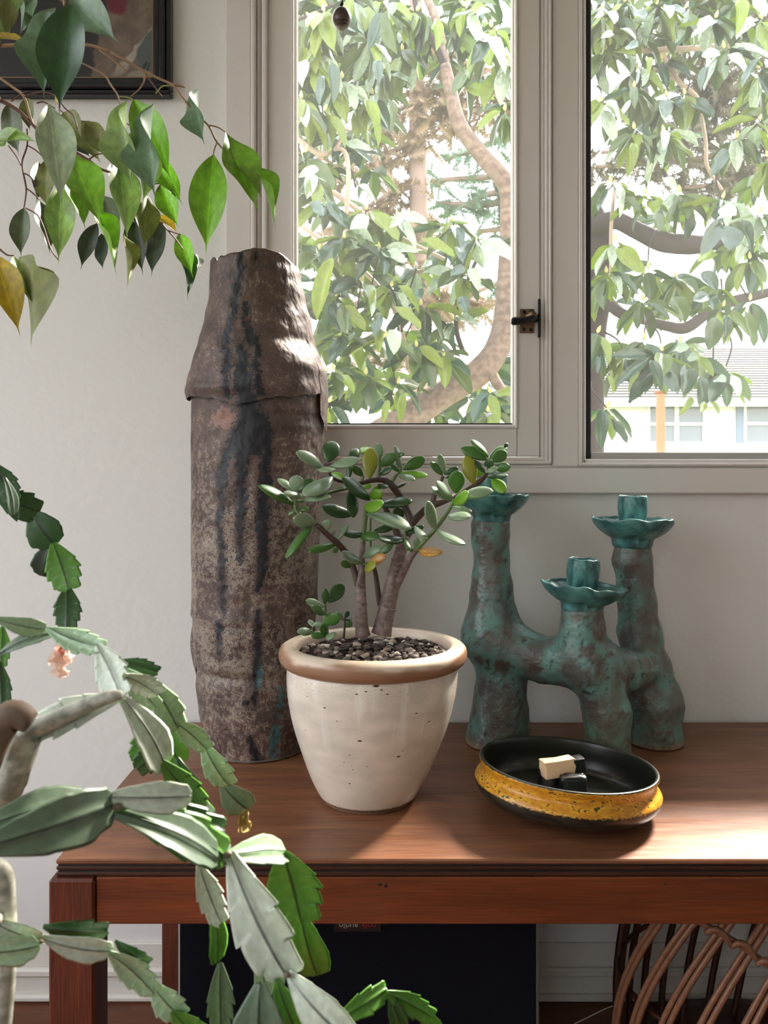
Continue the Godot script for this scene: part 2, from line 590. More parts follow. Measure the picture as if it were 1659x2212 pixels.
func build_speaker() -> void:
	var d := 1.15
	var lo := P(384, 0, d).x
	var hi := P(1165, 0, d).x
	var top := 0.418
	var o := thing("speaker", "black grilled loudspeaker cabinet standing upside down under the table", "speaker", Vector3((lo + hi) / 2, 0, -1.3))
	var shell := mat(col(132, 126, 124), 0.5)
	part(o, "cabinet", slab(lo, hi, 0.0, top, d, 1.465, 0.003), shell, Transform3D(), "grey edged cabinet")
	var cloth := bumpy(mat(col(20, 20, 27), 0.85, 0.2), height_tex(64, 44, 0.4, 1), 0.05, Vector3.ONE * 30.0)
	part(o, "grille", slab(P(388, 0, 1.145).x, P(1158, 0, 1.145).x, 0.01, top - 0.004, 1.145, 1.15, 0.002), cloth, Transform3D(), "black cloth grille")
	var badge := part(o, "badge", slab(P(722, 0, 1.1445).x, P(824, 0, 1.1445).x, P(0, 2012, 1.1445).y, P(0, 1984, 1.1445).y, 1.1435, 1.145, 0.0008), mat(col(16, 16, 20), 0.4))
	var font := SystemFont.new()
	font.font_names = PackedStringArray(["Droid Sans"])
	for w in [["audio", 753.0, col(176, 172, 168)], ["polk", 797.0, col(150, 44, 46)]]:
		var tm := TextMesh.new()
		tm.text = w[0]
		tm.font = font
		tm.font_size = 24
		tm.pixel_size = 0.00045
		tm.depth = 0.0004
		part(badge, "lettering", tm, mat(w[2], 0.5), Transform3D(Basis(Vector3(0, 0, 1), PI), P(w[1], 1999, 1.1432)), "upside-down lettering")

func build_basket() -> void:
	var o := thing("basket", "round rattan basket of paired canes standing under the table beside the speaker", "basket", Vector3(0.60, 0, -1.2))
	var gn := noise(5, 0.2, 2)
	var grain := tex(64, 64, func(x, y): return col(118, 78, 58).lerp(col(158, 112, 84), 0.5 + 0.5 * gn.get_noise_2d(x * 0.3, y)))
	var cane := mat(Color.WHITE, 0.35)
	cane.albedo_texture = grain
	cane.uv1_triplanar = true
	cane.uv1_scale = Vector3(20, 8, 20)
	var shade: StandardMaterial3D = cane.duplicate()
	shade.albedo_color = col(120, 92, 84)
	# paired canes of the near side: they rise from the floor, lean out and over to the rim
	var n := 16
	var cx := 0.60
	var cz := -1.235
	for i in n:
		var a := PI * (0.99 - 0.062 * i)     # from the left edge round the front
		for s in [-1, 1]:
			var pts := []
			for k in 7:
				var v := k / 6.0
				var ang = a - 0.55 * v * v + s * 0.021
				var r := 0.225 + 0.045 * sin(PI * (0.15 + v * 0.75)) - 0.035 * v * v
				pts.append([Vector3(cx + cos(ang) * r, 0.012 + v * 0.39, cz + sin(ang) * r * 0.8), 0.0042])
			part(o, "cane", tube(pts, 7, 3), cane)
	# the crossed canes behind
	for i in 14:
		var a := PI * (1.03 + 0.066 * i)
		var pts := []
		for k in 6:
			var v := k / 5.0
			var ang := a + 0.42 * v
			var r := 0.215 + 0.04 * sin(PI * (0.15 + v * 0.75)) - 0.03 * v * v
			pts.append([Vector3(cx + cos(ang) * r, 0.012 + v * 0.39, cz + sin(ang) * r * 0.8), 0.0055])
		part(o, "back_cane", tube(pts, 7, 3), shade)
	for h in [[0.012, 0.245, 0.007], [0.402, 0.222, 0.008], [0.20, 0.246, 0.004]]:
		part(o, "hoop", grid_mesh(48, 8, func(u, v):
			var r: float = h[1] + h[2] * cos(TAU * v)
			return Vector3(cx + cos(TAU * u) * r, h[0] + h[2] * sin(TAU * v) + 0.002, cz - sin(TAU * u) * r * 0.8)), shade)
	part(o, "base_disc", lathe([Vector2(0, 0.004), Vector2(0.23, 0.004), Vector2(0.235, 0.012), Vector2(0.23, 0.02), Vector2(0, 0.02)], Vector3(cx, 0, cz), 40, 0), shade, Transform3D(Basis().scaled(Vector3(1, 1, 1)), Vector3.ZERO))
	# wrapped knots where the pairs meet the sloping top binding
	for k in [[1545, 2012], [1600, 2042], [1655, 2080]]:
		part(o, "binding", px_tube([[k[0] - 20, k[1] + 3, 6, 1.035], [k[0] - 4, k[1] - 5, 7, 1.03], [k[0] + 14, k[1] + 2, 7, 1.03], [k[0] + 34, k[1] + 30, 6, 1.035]], 1.03, 8, 4), cane)
	part(o, "binding", px_tube([[1500, 1985, 7, 1.045], [1545, 2010, 7, 1.038], [1600, 2042, 7, 1.038], [1655, 2082, 7, 1.038], [1720, 2130, 7, 1.045]], 1.04, 8, 4), cane)
	var wire := thing("cable", "thin pale cable lying under the table near the basket", "cable", P(1290, 2200, 1.33))
	part(wire, "cable_run", px_tube([[1236, 2214, 1.2, 1.40], [1275, 2195, 1.2, 1.39], [1310, 2178, 1.2, 1.40], [1345, 2166, 1.2, 1.45]], 1.4, 6, 4), mats.base)

# ------------------------------------------------------------------ tall vase

const VD := 1.366        # its distance
const VX := 553.0        # the column of its axis

var vase_left := []
var vase_right := []

func table_lookup(t: Array, y: float) -> float:
	if y <= t[0][0]:
		return t[0][1]
	for i in t.size() - 1:
		if y <= t[i + 1][0]:
			var w := (y - float(t[i][0])) / float(t[i + 1][0] - t[i][0])
			return lerpf(t[i][1], t[i + 1][1], w * w * (3.0 - 2.0 * w) * 0.5 + w * 0.5)
	return t[t.size() - 1][1]

func bumps(x: float, y: float, list: Array) -> float:
	var s := 0.0
	for b in list:
		var dx := (x - float(b[0])) / float(b[2])
		var dy := (y - float(b[1])) / float(b[3])
		var q := dx * dx + dy * dy
		if q < 6.0:
			s += float(b[4]) * exp(-q)
	return s

func seg_drip(x: float, y: float, list: Array) -> float:
	# signed closeness to a painted run: positive inside
	var best := -1000.0
	for i in list.size() - 1:
		var a: Vector3 = list[i]
		var b: Vector3 = list[i + 1]
		if y < minf(a.y, b.y) - 30.0 or y > maxf(a.y, b.y) + 30.0:
			continue
		var ab := Vector2(b.x - a.x, b.y - a.y)
		var t := clampf(Vector2(x - a.x, y - a.y).dot(ab) / ab.length_squared(), 0.0, 1.0)
		var d := Vector2(x - a.x, y - a.y).distance_to(ab * t)
		best = maxf(best, lerpf(a.z, b.z, t) - d)
	return best

func vase_point(a: float, py: float, list: Array, lump: FastNoiseLite) -> Vector3:
	# a: angle round the vase, 0 at the right, PI/2 towards the camera; py: the row of that height
	var k := VD / FOC
	var c := cos(a)
	var r := lerpf(table_lookup(vase_left, py), table_lookup(vase_right, py), 0.5 + 0.5 * c)
	var x := VX + c * r
	if sin(a) > -0.3:
		r += bumps(x, py, list)
	r += lump.get_noise_3d(c * 60.0, py * 0.5, sin(a) * 60.0) * 3.0
	return P(VX, py, VD) + Vector3(c * r * k, 0, sin(a) * r * k)

func build_vase() -> void:
	vase_left = [[555, 94], [575, 96], [640, 99], [690, 108], [740, 121], [790, 134], [825, 146], [850, 150], [866, 148]]
	vase_right = [[555, 92], [580, 93], [600, 98], [650, 107], [700, 119], [740, 126], [780, 140], [810, 151], [840, 154], [866, 154]]
	var lump := noise(31, 0.02, 3)
	var foot := HOR + EYE * FOC / VD - TOP * FOC / VD
	var o := thing("tall_vase", "tall rough brown ceramic cylinder vase with dark glaze runs and a torn collar", "vase", Vector3(P(VX, 0, VD).x, TOP, -VD))
	# the clay with its stains: columns go round, rows run down
	var runs := [
		[Vector3(524, 566, 8), Vector3(530, 600, 11), Vector3(521, 650, 12), Vector3(516, 700, 7), Vector3(508, 745, 9), Vector3(512, 785, 9), Vector3(520, 850, 6), Vector3(522, 872, 4)],
		[Vector3(548, 680, 6), Vector3(549, 715, 6), Vector3(563, 745, 12), Vector3(577, 775, 8), Vector3(575, 810, 6), Vector3(584, 865, 7)],
		[Vector3(540, 770, 9), Vector3(548, 800, 15), Vector3(553, 850, 17), Vector3(560, 885, 19), Vector3(568, 925, 32), Vector3(555, 965, 40)],
		[Vector3(535, 960, 16), Vector3(515, 990, 8), Vector3(505, 1020, 11), Vector3(506, 1070, 6), Vector3(498, 1120, 5), Vector3(503, 1160, 6), Vector3(503, 1280, 7), Vector3(506, 1305, 3)],
		[Vector3(550, 970, 18), Vector3(545, 1030, 9), Vector3(545, 1085, 10), Vector3(540, 1150, 7), Vector3(546, 1196, 6)],
		[Vector3(590, 940, 14), Vector3(592, 1000, 10), Vector3(590, 1060, 13), Vector3(586, 1120, 12), Vector3(588, 1200, 10), Vector3(578, 1255, 6)],
		[Vector3(497, 1330, 9), Vector3(495, 1345, 5), Vector3(495, 1386, 4)],
		[Vector3(578, 1305, 6), Vector3(577, 1400, 8), Vector3(571, 1450, 6), Vector3(570, 1490, 5)],
		[Vector3(553, 1482, 6), Vector3(553, 1486, 6)], [Vector3(572, 580, 5), Vector3(578, 580, 5)],
		[Vector3(560, 1560, 6), Vector3(572, 1600, 10), Vector3(600, 1625, 12)]]
	var n1 := noise(41, 0.012, 4)
	var n2 := noise(42, 0.06, 4)
	var n3 := noise(43, 0.22, 3)
	var tw := 1024
	var th := 1152
	var paint := tex(tw, th, func(tx, ty):
		var a: float = TAU * tx / tw
		var py: float = 540.0 + 1120.0 * ty / th
		var r: float = 150.0 if py < 862.0 and py > 780.0 else 138.0
		var x: float = VX + cos(a) * r
		var arc: float = a * 138.0
		var big: float = n1.get_noise_2d(arc, py)
		var mid: float = n2.get_noise_2d(arc, py)
		var small: float = n3.get_noise_2d(arc, py)
		var c := col(76, 60, 56).lerp(col(110, 87, 80), clampf(0.5 + big * 0.9 + mid * 0.4, 0, 1))
		# pale ash caught on the body
		var ash: float = smoothstep(930.0, 1180.0, py) * (1.0 - 0.55 * smoothstep(1400.0, 1500.0, py))
		ash += 0.42 * smoothstep(640.0, 690.0, x) * smoothstep(880.0, 1000.0, py) * float(py < 1330.0)
		if py > 1245.0 and py < 1320.0 and x > 440.0:
			ash *= 0.25
		var pale: float = clampf((ash * 0.62 + mid * 1.1 + small * 0.9 + big * 0.5 - 0.36 - 0.14 * float(py < 940.0)) * 3.2, 0, 1)
		c = c.lerp(col(160, 150, 134), pale * 0.7)
		var pits: float = clampf((small * 1.2 + mid * 0.5 - 0.42) * 4.0, 0, 1)
		c = c.lerp(col(58, 44, 42), pits * (0.25 + 0.5 * ash))
		c *= 1.0 + small * 0.22
		if sin(a) > -0.2:
			if absf(x - 515.0) < 36.0 and py > 880.0 and py < 950.0 and bumps(x, py, [[512, 914, 30, 26, 1.0]]) + mid * 0.5 > 0.5:
				c = col(150, 110, 96).lerp(c, 0.25)
			var ink := -1000.0
			if x > 470.0 and x < 660.0:
				for q in runs:
					if py > q[0].y - 20.0 and py < q[q.size() - 1].y + 20.0:
						ink = maxf(ink, seg_drip(x, py, q))
			ink += mid * 13.0 + small * 11.0 + big * 3.0
			if ink > -3.0:
				c = c.lerp(col(22, 24, 34), smoothstep(-2.0, 2.0, ink) * 0.94)
			var teal: float = 0.0 if py < 1380.0 else bumps(x, py, [[582, 1432, 12, 26, 1.0], [618, 1570, 18, 60, 1.0], [628, 1480, 12, 30, 0.8]]) + mid * 0.7
			c = c.lerp(col(58, 112, 122), clampf((teal - 0.5) * 2.0, 0, 0.8))
		return c)
	var clay := mat(Color.WHITE, 0.55, 0.5)
	clay.albedo_texture = paint
	var rough := height_tex(512, 45, 0.035, 5)
	clay.heightmap_enabled = true
	clay.heightmap_texture = rough
	clay.heightmap_scale = 0.3
	var uv_of := func(a: float, py: float) -> Vector2: return Vector2(a / TAU, (py - 540.0) / 1120.0)
	# the lower cylinder
	var body_left := [[850, 137], [900, 138], [1000, 138], [1150, 137], [1290, 136], [1322, 137], [1330, 133], [1345, 134], [1420, 131], [1440, 124], [1470, 127], [1530, 121], [1600, 105], [1640, 99], [1660, 98]]
	var body_right := [[850, 146], [950, 147], [1000, 145], [1080, 144], [1200, 137], [1290, 132], [1322, 132], [1332, 128], [1420, 126], [1440, 119], [1470, 122], [1530, 118], [1600, 105], [1640, 99], [1660, 98]]
	var keep := [vase_left, vase_right]
	vase_left = body_left
	vase_right = body_right
	var body_bumps := [[640, 890, 60, 8, 1.5], [640, 905, 60, 5, -1.5], [650, 925, 60, 6, 1.4], [500, 1438, 60, 10, -5.0], [470, 1330, 30, 4, 2.5], [560, 1328, 60, 4, 2.5], [620, 1318, 40, 5, 2.5], [640, 1230, 50, 12, -2.0], [510, 1280, 60, 35, -2.5]]
	var st_pos := func(u, v): return vase_point(-TAU * u, lerpf(foot, 845.0, v), body_bumps, lump)
	part(o, "body", grid_mesh(128, 200, st_pos, func(u, v): return uv_of.call(TAU - TAU * u, lerpf(foot, 845.0, v))), clay)
	part(o, "base_plate", lathe([Vector2(0, 0.0005), Vector2(0.073, 0.0005), Vector2(0.073, 0.004), Vector2(0, 0.004)], Vector3(P(VX, 0, VD).x, TOP, -VD), 48), clay)
	vase_left = keep[0]
	vase_right = keep[1]
	# the collar: an outer and an inner face joined at the rim and at the torn lower edge
	var collar_bumps := [[600, 690, 45, 42, -7.0], [635, 795, 55, 26, 9.0], [650, 745, 40, 18, -4.0], [470, 800, 50, 45, 4.0], [545, 742, 26, 6, 3.0], [560, 760, 60, 10, 2.0], [500, 850, 40, 12, 5.0], [580, 830, 60, 26, 4.0], [660, 850, 40, 14, 3.0], [440, 845, 26, 10, 5.0]]
	var edge := noise(51, 0.05, 3)
	var top_of := func(a: float) -> float:
		var x := VX + cos(a) * 96.0
		var y: float = 572.0 - 13.0 * exp(-pow((x - 578.0) / 46.0, 2)) + 12.0 * smoothstep(615.0, 650.0, x) + edge.get_noise_2d(cos(a) * 60.0, sin(a) * 60.0) * 3.0
		if sin(a) > 0.0:
			y += 9.0 * exp(-pow((x - 481.0) / 5.0, 2)) - 3.0 * exp(-pow((x - 472.0) / 8.0, 2))
		return y
	var low_of := func(a: float) -> float:
		var x := VX + cos(a) * 148.0
		var y: float = 864.0 + 8.0 * sin((x - 420.0) / 260.0 * PI) + edge.get_noise_2d(cos(a) * 90.0, sin(a) * 90.0 + 300.0) * 5.0
		if sin(a) > -0.15:
			y += 14.0 * exp(-pow((x - 540.0) / 40.0, 2)) - 6.0 * smoothstep(640.0, 690.0, x)
		if absf(wrapf(a, -PI, PI) - 0.16) < 0.2:
			y = 936.0 - 30.0 * absf(wrapf(a, -PI, PI) - 0.12) / 0.2
		return y
	var collar_pos := func(u, v):
		var a: float = TAU - TAU * u
		var t: float = clampf(v * 2.0, 0, 1) if v <= 0.5 else clampf(2.0 - v * 2.0, 0, 1)
		var py: float = lerpf(low_of.call(a), top_of.call(a), t)
		var p := vase_point(a, py, collar_bumps, lump)
		if v > 0.5:
			var ax := Vector3(P(VX, 0, VD).x, p.y, -VD)
			p = p + (ax - p).normalized() * 0.008
		return p
	var collar_uv := func(u, v):
		var a: float = TAU - TAU * u
		var t: float = v * 2.0 if v <= 0.5 else 2.0 - v * 2.0
		return uv_of.call(a, lerpf(low_of.call(a), top_of.call(a), t))
	part(o, "collar", grid_mesh(192, 120, collar_pos, collar_uv), clay, Transform3D(), "flared collar with a torn lower edge")
	# a torn flap low on the side
	var flap := func(u, v):
		var a: float = PI + 0.55 * (0.5 - u) * 1.2
		var py: float = lerpf(1462.0, 1335.0, v)
		var k := VD / FOC
		var out: float = 133.0 + 15.0 * sin(PI * clampf(1.0 - v * 0.9, 0, 1)) * (1.0 - pow(absf(u - 0.5) * 2.0, 3.0) * 0.7)
		return P(VX, py, VD) + Vector3(cos(a) * out * k, 0, sin(a + 0.25) * out * k)
	part(o, "flap", grid_mesh(14, 16, flap, func(u, v): return uv_of.call(PI * (0.9 + 0.2 * u), lerpf(1462.0, 1335.0, v))), clay)

# ------------------------------------------------------------------ candelabra

func build_candelabra() -> void:
	var o := thing("candle_holder", "green patinated ceramic three-armed candle holder on three stout legs before the wall", "candle holder", P(1250, 1610, 1.37))
	var bones := []
	var add := func(a: Array, b: Array) -> void:
		bones.append([P(a[0], a[1], a[2]), float(a[3]) * a[2] / FOC, P(b[0], b[1], b[2]), float(b[3]) * b[2] / FOC])
	add.call([1074, 1640, 1.385, 74], [1084, 1470, 1.385, 54])
	add.call([1086, 1450, 1.385, 50], [1064, 1385, 1.385, 60])
	add.call([1062, 1365, 1.385, 67], [1062, 1275, 1.385, 42])
	add.call([1062, 1275, 1.385, 42], [1060, 1145, 1.385, 38])
	add.call([1060, 1135, 1.385, 38], [1060, 1152, 1.385, 39])
	add.call([1075, 1385, 1.375, 60], [1170, 1425, 1.34, 46])
	add.call([1170, 1425, 1.34, 46], [1265, 1430, 1.305, 62])
	add.call([1258, 1400, 1.305, 52], [1258, 1325, 1.305, 42])
	add.call([1258, 1325, 1.305, 40], [1258, 1352, 1.305, 42])
	add.call([1285, 1440, 1.305, 58], [1312, 1540, 1.30, 48])
	add.call([1312, 1540, 1.30, 48], [1312, 1690, 1.29, 52])
	add.call([1290, 1440, 1.31, 56], [1360, 1448, 1.335, 40])
	add.call([1360, 1448, 1.335, 40], [1400, 1440, 1.39, 44])
	add.call([1398, 1450, 1.39, 44], [1382, 1370, 1.39, 44])
	add.call([1382, 1370, 1.39, 44], [1366, 1195, 1.39, 37])
	add.call([1366, 1195, 1.39, 36], [1366, 1206, 1.39, 39])
	add.call([1402, 1450, 1.39, 44], [1414, 1515, 1.385, 57])
	add.call([1414, 1515, 1.385, 57], [1417, 1640, 1.385, 58])
	var lo := Vector3(0.115, TOP - 0.012, -1.465)
	var h := 0.0045
	var nx := int(0.40 / h)
	var ny := int(0.415 / h)
	var nz := int(0.235 / h)
	var field := PackedFloat32Array()
	field.resize(nx * ny * nz)
	field.fill(0.05)
	var k := 0.014
	for b in bones:
		var pa: Vector3 = b[0]
		var pb: Vector3 = b[2]
		var ra: float = b[1]
		var rb: float = b[3]
		var m := maxf(ra, rb) + 0.045
		var i0 := maxi(0, int((minf(pa.x, pb.x) - m - lo.x) / h))
		var i1 := mini(nx - 1, int((maxf(pa.x, pb.x) + m - lo.x) / h))
		var j0 := maxi(0, int((minf(pa.y, pb.y) - m - lo.y) / h))
		var j1 := mini(ny - 1, int((maxf(pa.y, pb.y) + m - lo.y) / h))
		var l0 := maxi(0, int((minf(pa.z, pb.z) - m - lo.z) / h))
		var l1 := mini(nz - 1, int((maxf(pa.z, pb.z) + m - lo.z) / h))
		var ab := pb - pa
		var inv := 1.0 / ab.length_squared()
		for l in range(l0, l1 + 1):
			for j in range(j0, j1 + 1):
				var at := (l * ny + j) * nx
				for i in range(i0, i1 + 1):
					var q := Vector3(lo.x + i * h, lo.y + j * h, lo.z + l * h) - pa
					var t := clampf(q.dot(ab) * inv, 0.0, 1.0)
					var d := (q - ab * t).length() - lerpf(ra, rb, t)
					var f := field[at + i]
					var w := maxf(k - absf(f - d), 0.0) / k
					field[at + i] = minf(f, d) - w * w * k * 0.25
	var lumps := noise(61, 28.0, 3)
	for l in nz:
		for j in ny:
			var y := lo.y + j * h
			for i in nx:
				var at := (l * ny + j) * nx + i
				var f := field[at]
				if f < 0.03:
					f += lumps.get_noise_3d(lo.x + i * h, y, lo.z + l * h) * 0.0026
				# cut flat on the table and below the dishes
				field[at] = maxf(f, TOP + 0.0005 - y)
	# surface nets
	var where := PackedInt32Array()
	where.resize(nx * ny * nz)
	where.fill(-1)
	var verts := PackedVector3Array()
	var step := [0, 1, nx, nx + 1, nx * ny, nx * ny + 1, nx * ny + nx, nx * ny + nx + 1]
	var off := [Vector3(0, 0, 0), Vector3(1, 0, 0), Vector3(0, 1, 0), Vector3(1, 1, 0), Vector3(0, 0, 1), Vector3(1, 0, 1), Vector3(0, 1, 1), Vector3(1, 1, 1)]
	var edges := [[0, 1], [2, 3], [4, 5], [6, 7], [0, 2], [1, 3], [4, 6], [5, 7], [0, 4], [1, 5], [2, 6], [3, 7]]
	for l in nz - 1:
		for j in ny - 1:
			for i in nx - 1:
				var at := (l * ny + j) * nx + i
				var f0 := field[at]
				if absf(f0) > 0.02:
					continue
				var inside := 0
				for c in 8:
					if field[at + step[c]] < 0.0:
						inside += 1
				if inside == 0 or inside == 8:
					continue
				var sum := Vector3.ZERO
				var n := 0
				for e in edges:
					var fa := field[at + step[e[0]]]
					var fb := field[at + step[e[1]]]
					if (fa < 0.0) != (fb < 0.0):
						sum += (off[e[0]] as Vector3).lerp(off[e[1]], fa / (fa - fb))
						n += 1
				where[at] = verts.size()
				verts.append(lo + (Vector3(i, j, l) + sum / n) * h)
	var st := begin()
	var grain := noise(62, 22.0, 4)
	var speck := noise(63, 90.0, 3)
	for v in verts:
		var g := grain.get_noise_3d(v.x, v.y * 0.7, v.z)
		var s := speck.get_noise_3d(v.x, v.y, v.z)
		var c := col(96, 95, 90).lerp(col(98, 136, 128), clampf(0.5 + g * 1.9, 0, 1))
		c = c.lerp(col(84, 68, 63), clampf((grain.get_noise_3d(v.z + 7.0, v.y, v.x) * 1.5 + s * 0.7 - 0.2) * 2.4, 0, 0.75))
		c = c.lerp(col(40, 38, 40), clampf((s * 1.3 + g * 0.6 - 0.56) * 3.0, 0, 0.7))
		c = c.lerp(col(96, 112, 84), clampf((0.62 - v.y) * 5.0, 0, 0.5) * float(v.z > -1.335))
		var rim := v.y - TOP - 0.009 - s * 0.006
		if rim < 0.0:
			c = c.lerp(col(150, 124, 100), 0.75)
		st.set_color(c.srgb_to_linear())
		st.add_vertex(v)
	var ex := [1, nx, nx * ny]
	for l in range(1, nz - 1):
		for j in range(1, ny - 1):
			for i in range(1, nx - 1):
				var at := (l * ny + j) * nx + i
				var fa := field[at]
				if absf(fa) > 0.02:
					continue
				for ax in 3:
					var fb := field[at + ex[ax]]
					if (fa < 0.0) == (fb < 0.0):
						continue
					var u: int = ex[(ax + 1) % 3]
					var w: int = ex[(ax + 2) % 3]
					var a := where[at]
					var b := where[at - u]
					var c := where[at - u - w]
					var d := where[at - w]
					if a < 0 or b < 0 or c < 0 or d < 0:
						continue
					var order := [a, b, c, a, c, d] if fa >= 0.0 else [a, c, b, a, d, c]
					for q in order:
						st.add_index(q)
	var patina := mat(Color.WHITE, 0.36, 0.5)
	patina.vertex_color_use_as_albedo = true
	bumpy(patina, height_tex(256, 64, 0.04, 4), 0.12, Vector3.ONE * 9.0)
	part(o, "body", done(st), patina)
	# dishes and cups
	var gn := noise(66, 0.03, 4)
	var glaze := tex(256, 128, func(x, y):
		var g: float = gn.get_noise_2d(x, y)
		return col(44, 82, 84).lerp(col(88, 142, 138), clampf(0.45 + g * 1.3, 0, 1)))
	var green := mat(Color.WHITE, 0.3, 0.5)
	green.albedo_texture = glaze
	var wob := noise(67, 0.6, 2)
	for q in [[1062, 1070, 1118, 1.385, 80, 0.0, 11.0], [1366, 1121, 1168, 1.39, 87, -0.02, 23.0], [1257, 1263, 1308, 1.305, 90, -0.09, 41.0]]:
		var s: float = q[3] / FOC
		var r: float = q[4] * s
		var low := P(q[0], q[2], q[3])
		var hh: float = (q[2] - q[1]) * s
		var prof := [Vector2(0, -0.012), Vector2(r * 0.43, -0.012), Vector2(r * 0.52, hh * 0.08), Vector2(r * 0.64, hh * 0.24), Vector2(r * 0.84, hh * 0.52), Vector2(r * 0.97, hh * 0.82), Vector2(r, hh), Vector2(r * 0.95, hh * 1.02), Vector2(r * 0.86, hh * 0.86), Vector2(r * 0.6, hh * 0.62), Vector2(r * 0.3, hh * 0.52), Vector2(0, hh * 0.5)]
		var tilt: float = q[5]
		part(o, "dish", lathe(prof, Vector3.ZERO, 72, 50, func(a, v):
			var e: float = smoothstep(0.1, 0.5, v) * (1.0 - smoothstep(0.6, 0.95, v))
			return Vector2(wob.get_noise_3d(cos(a) * 2.0, sin(a) * 2.0, q[6]) * 0.06 * e, wob.get_noise_3d(cos(a) * 3.0, sin(a) * 3.0, q[6] + 5.0) * 0.0045 * e)),
			green, Transform3D(Basis(Vector3(0, 0, 1), tilt), low), "teal glazed drip dish")
		var cr: float = (31.0 if q[6] != 41.0 else 34.0) * s
		var ch := 0.056
		var cup := [Vector2(0, 0), Vector2(cr * 0.78, 0.0), Vector2(cr * 0.95, ch * 0.35), Vector2(cr * 1.03, ch * 0.75), Vector2(cr * 0.98, ch), Vector2(cr * 0.86, ch * 1.0), Vector2(cr * 0.76, ch * 0.8), Vector2(cr * 0.7, ch * 0.4), Vector2(0, ch * 0.35)]
		part(o, "candle_cup", lathe(cup, Vector3.ZERO, 40, 32, func(a, v): return Vector2(wob.get_noise_3d(cos(a) * 1.5, sin(a) * 1.5, q[6] + v * 2.0) * 0.07, wob.get_noise_2d(cos(a) * 2.0, sin(a) * 2.0 + q[6]) * 0.0018 * float(v > 0.4))),
			green, Transform3D(Basis(Vector3(0, 0, 1), tilt * 0.5), low + Vector3(0.0, hh * 0.48, 0)), "teal glazed candle cup")

# ------------------------------------------------------------------ bowl

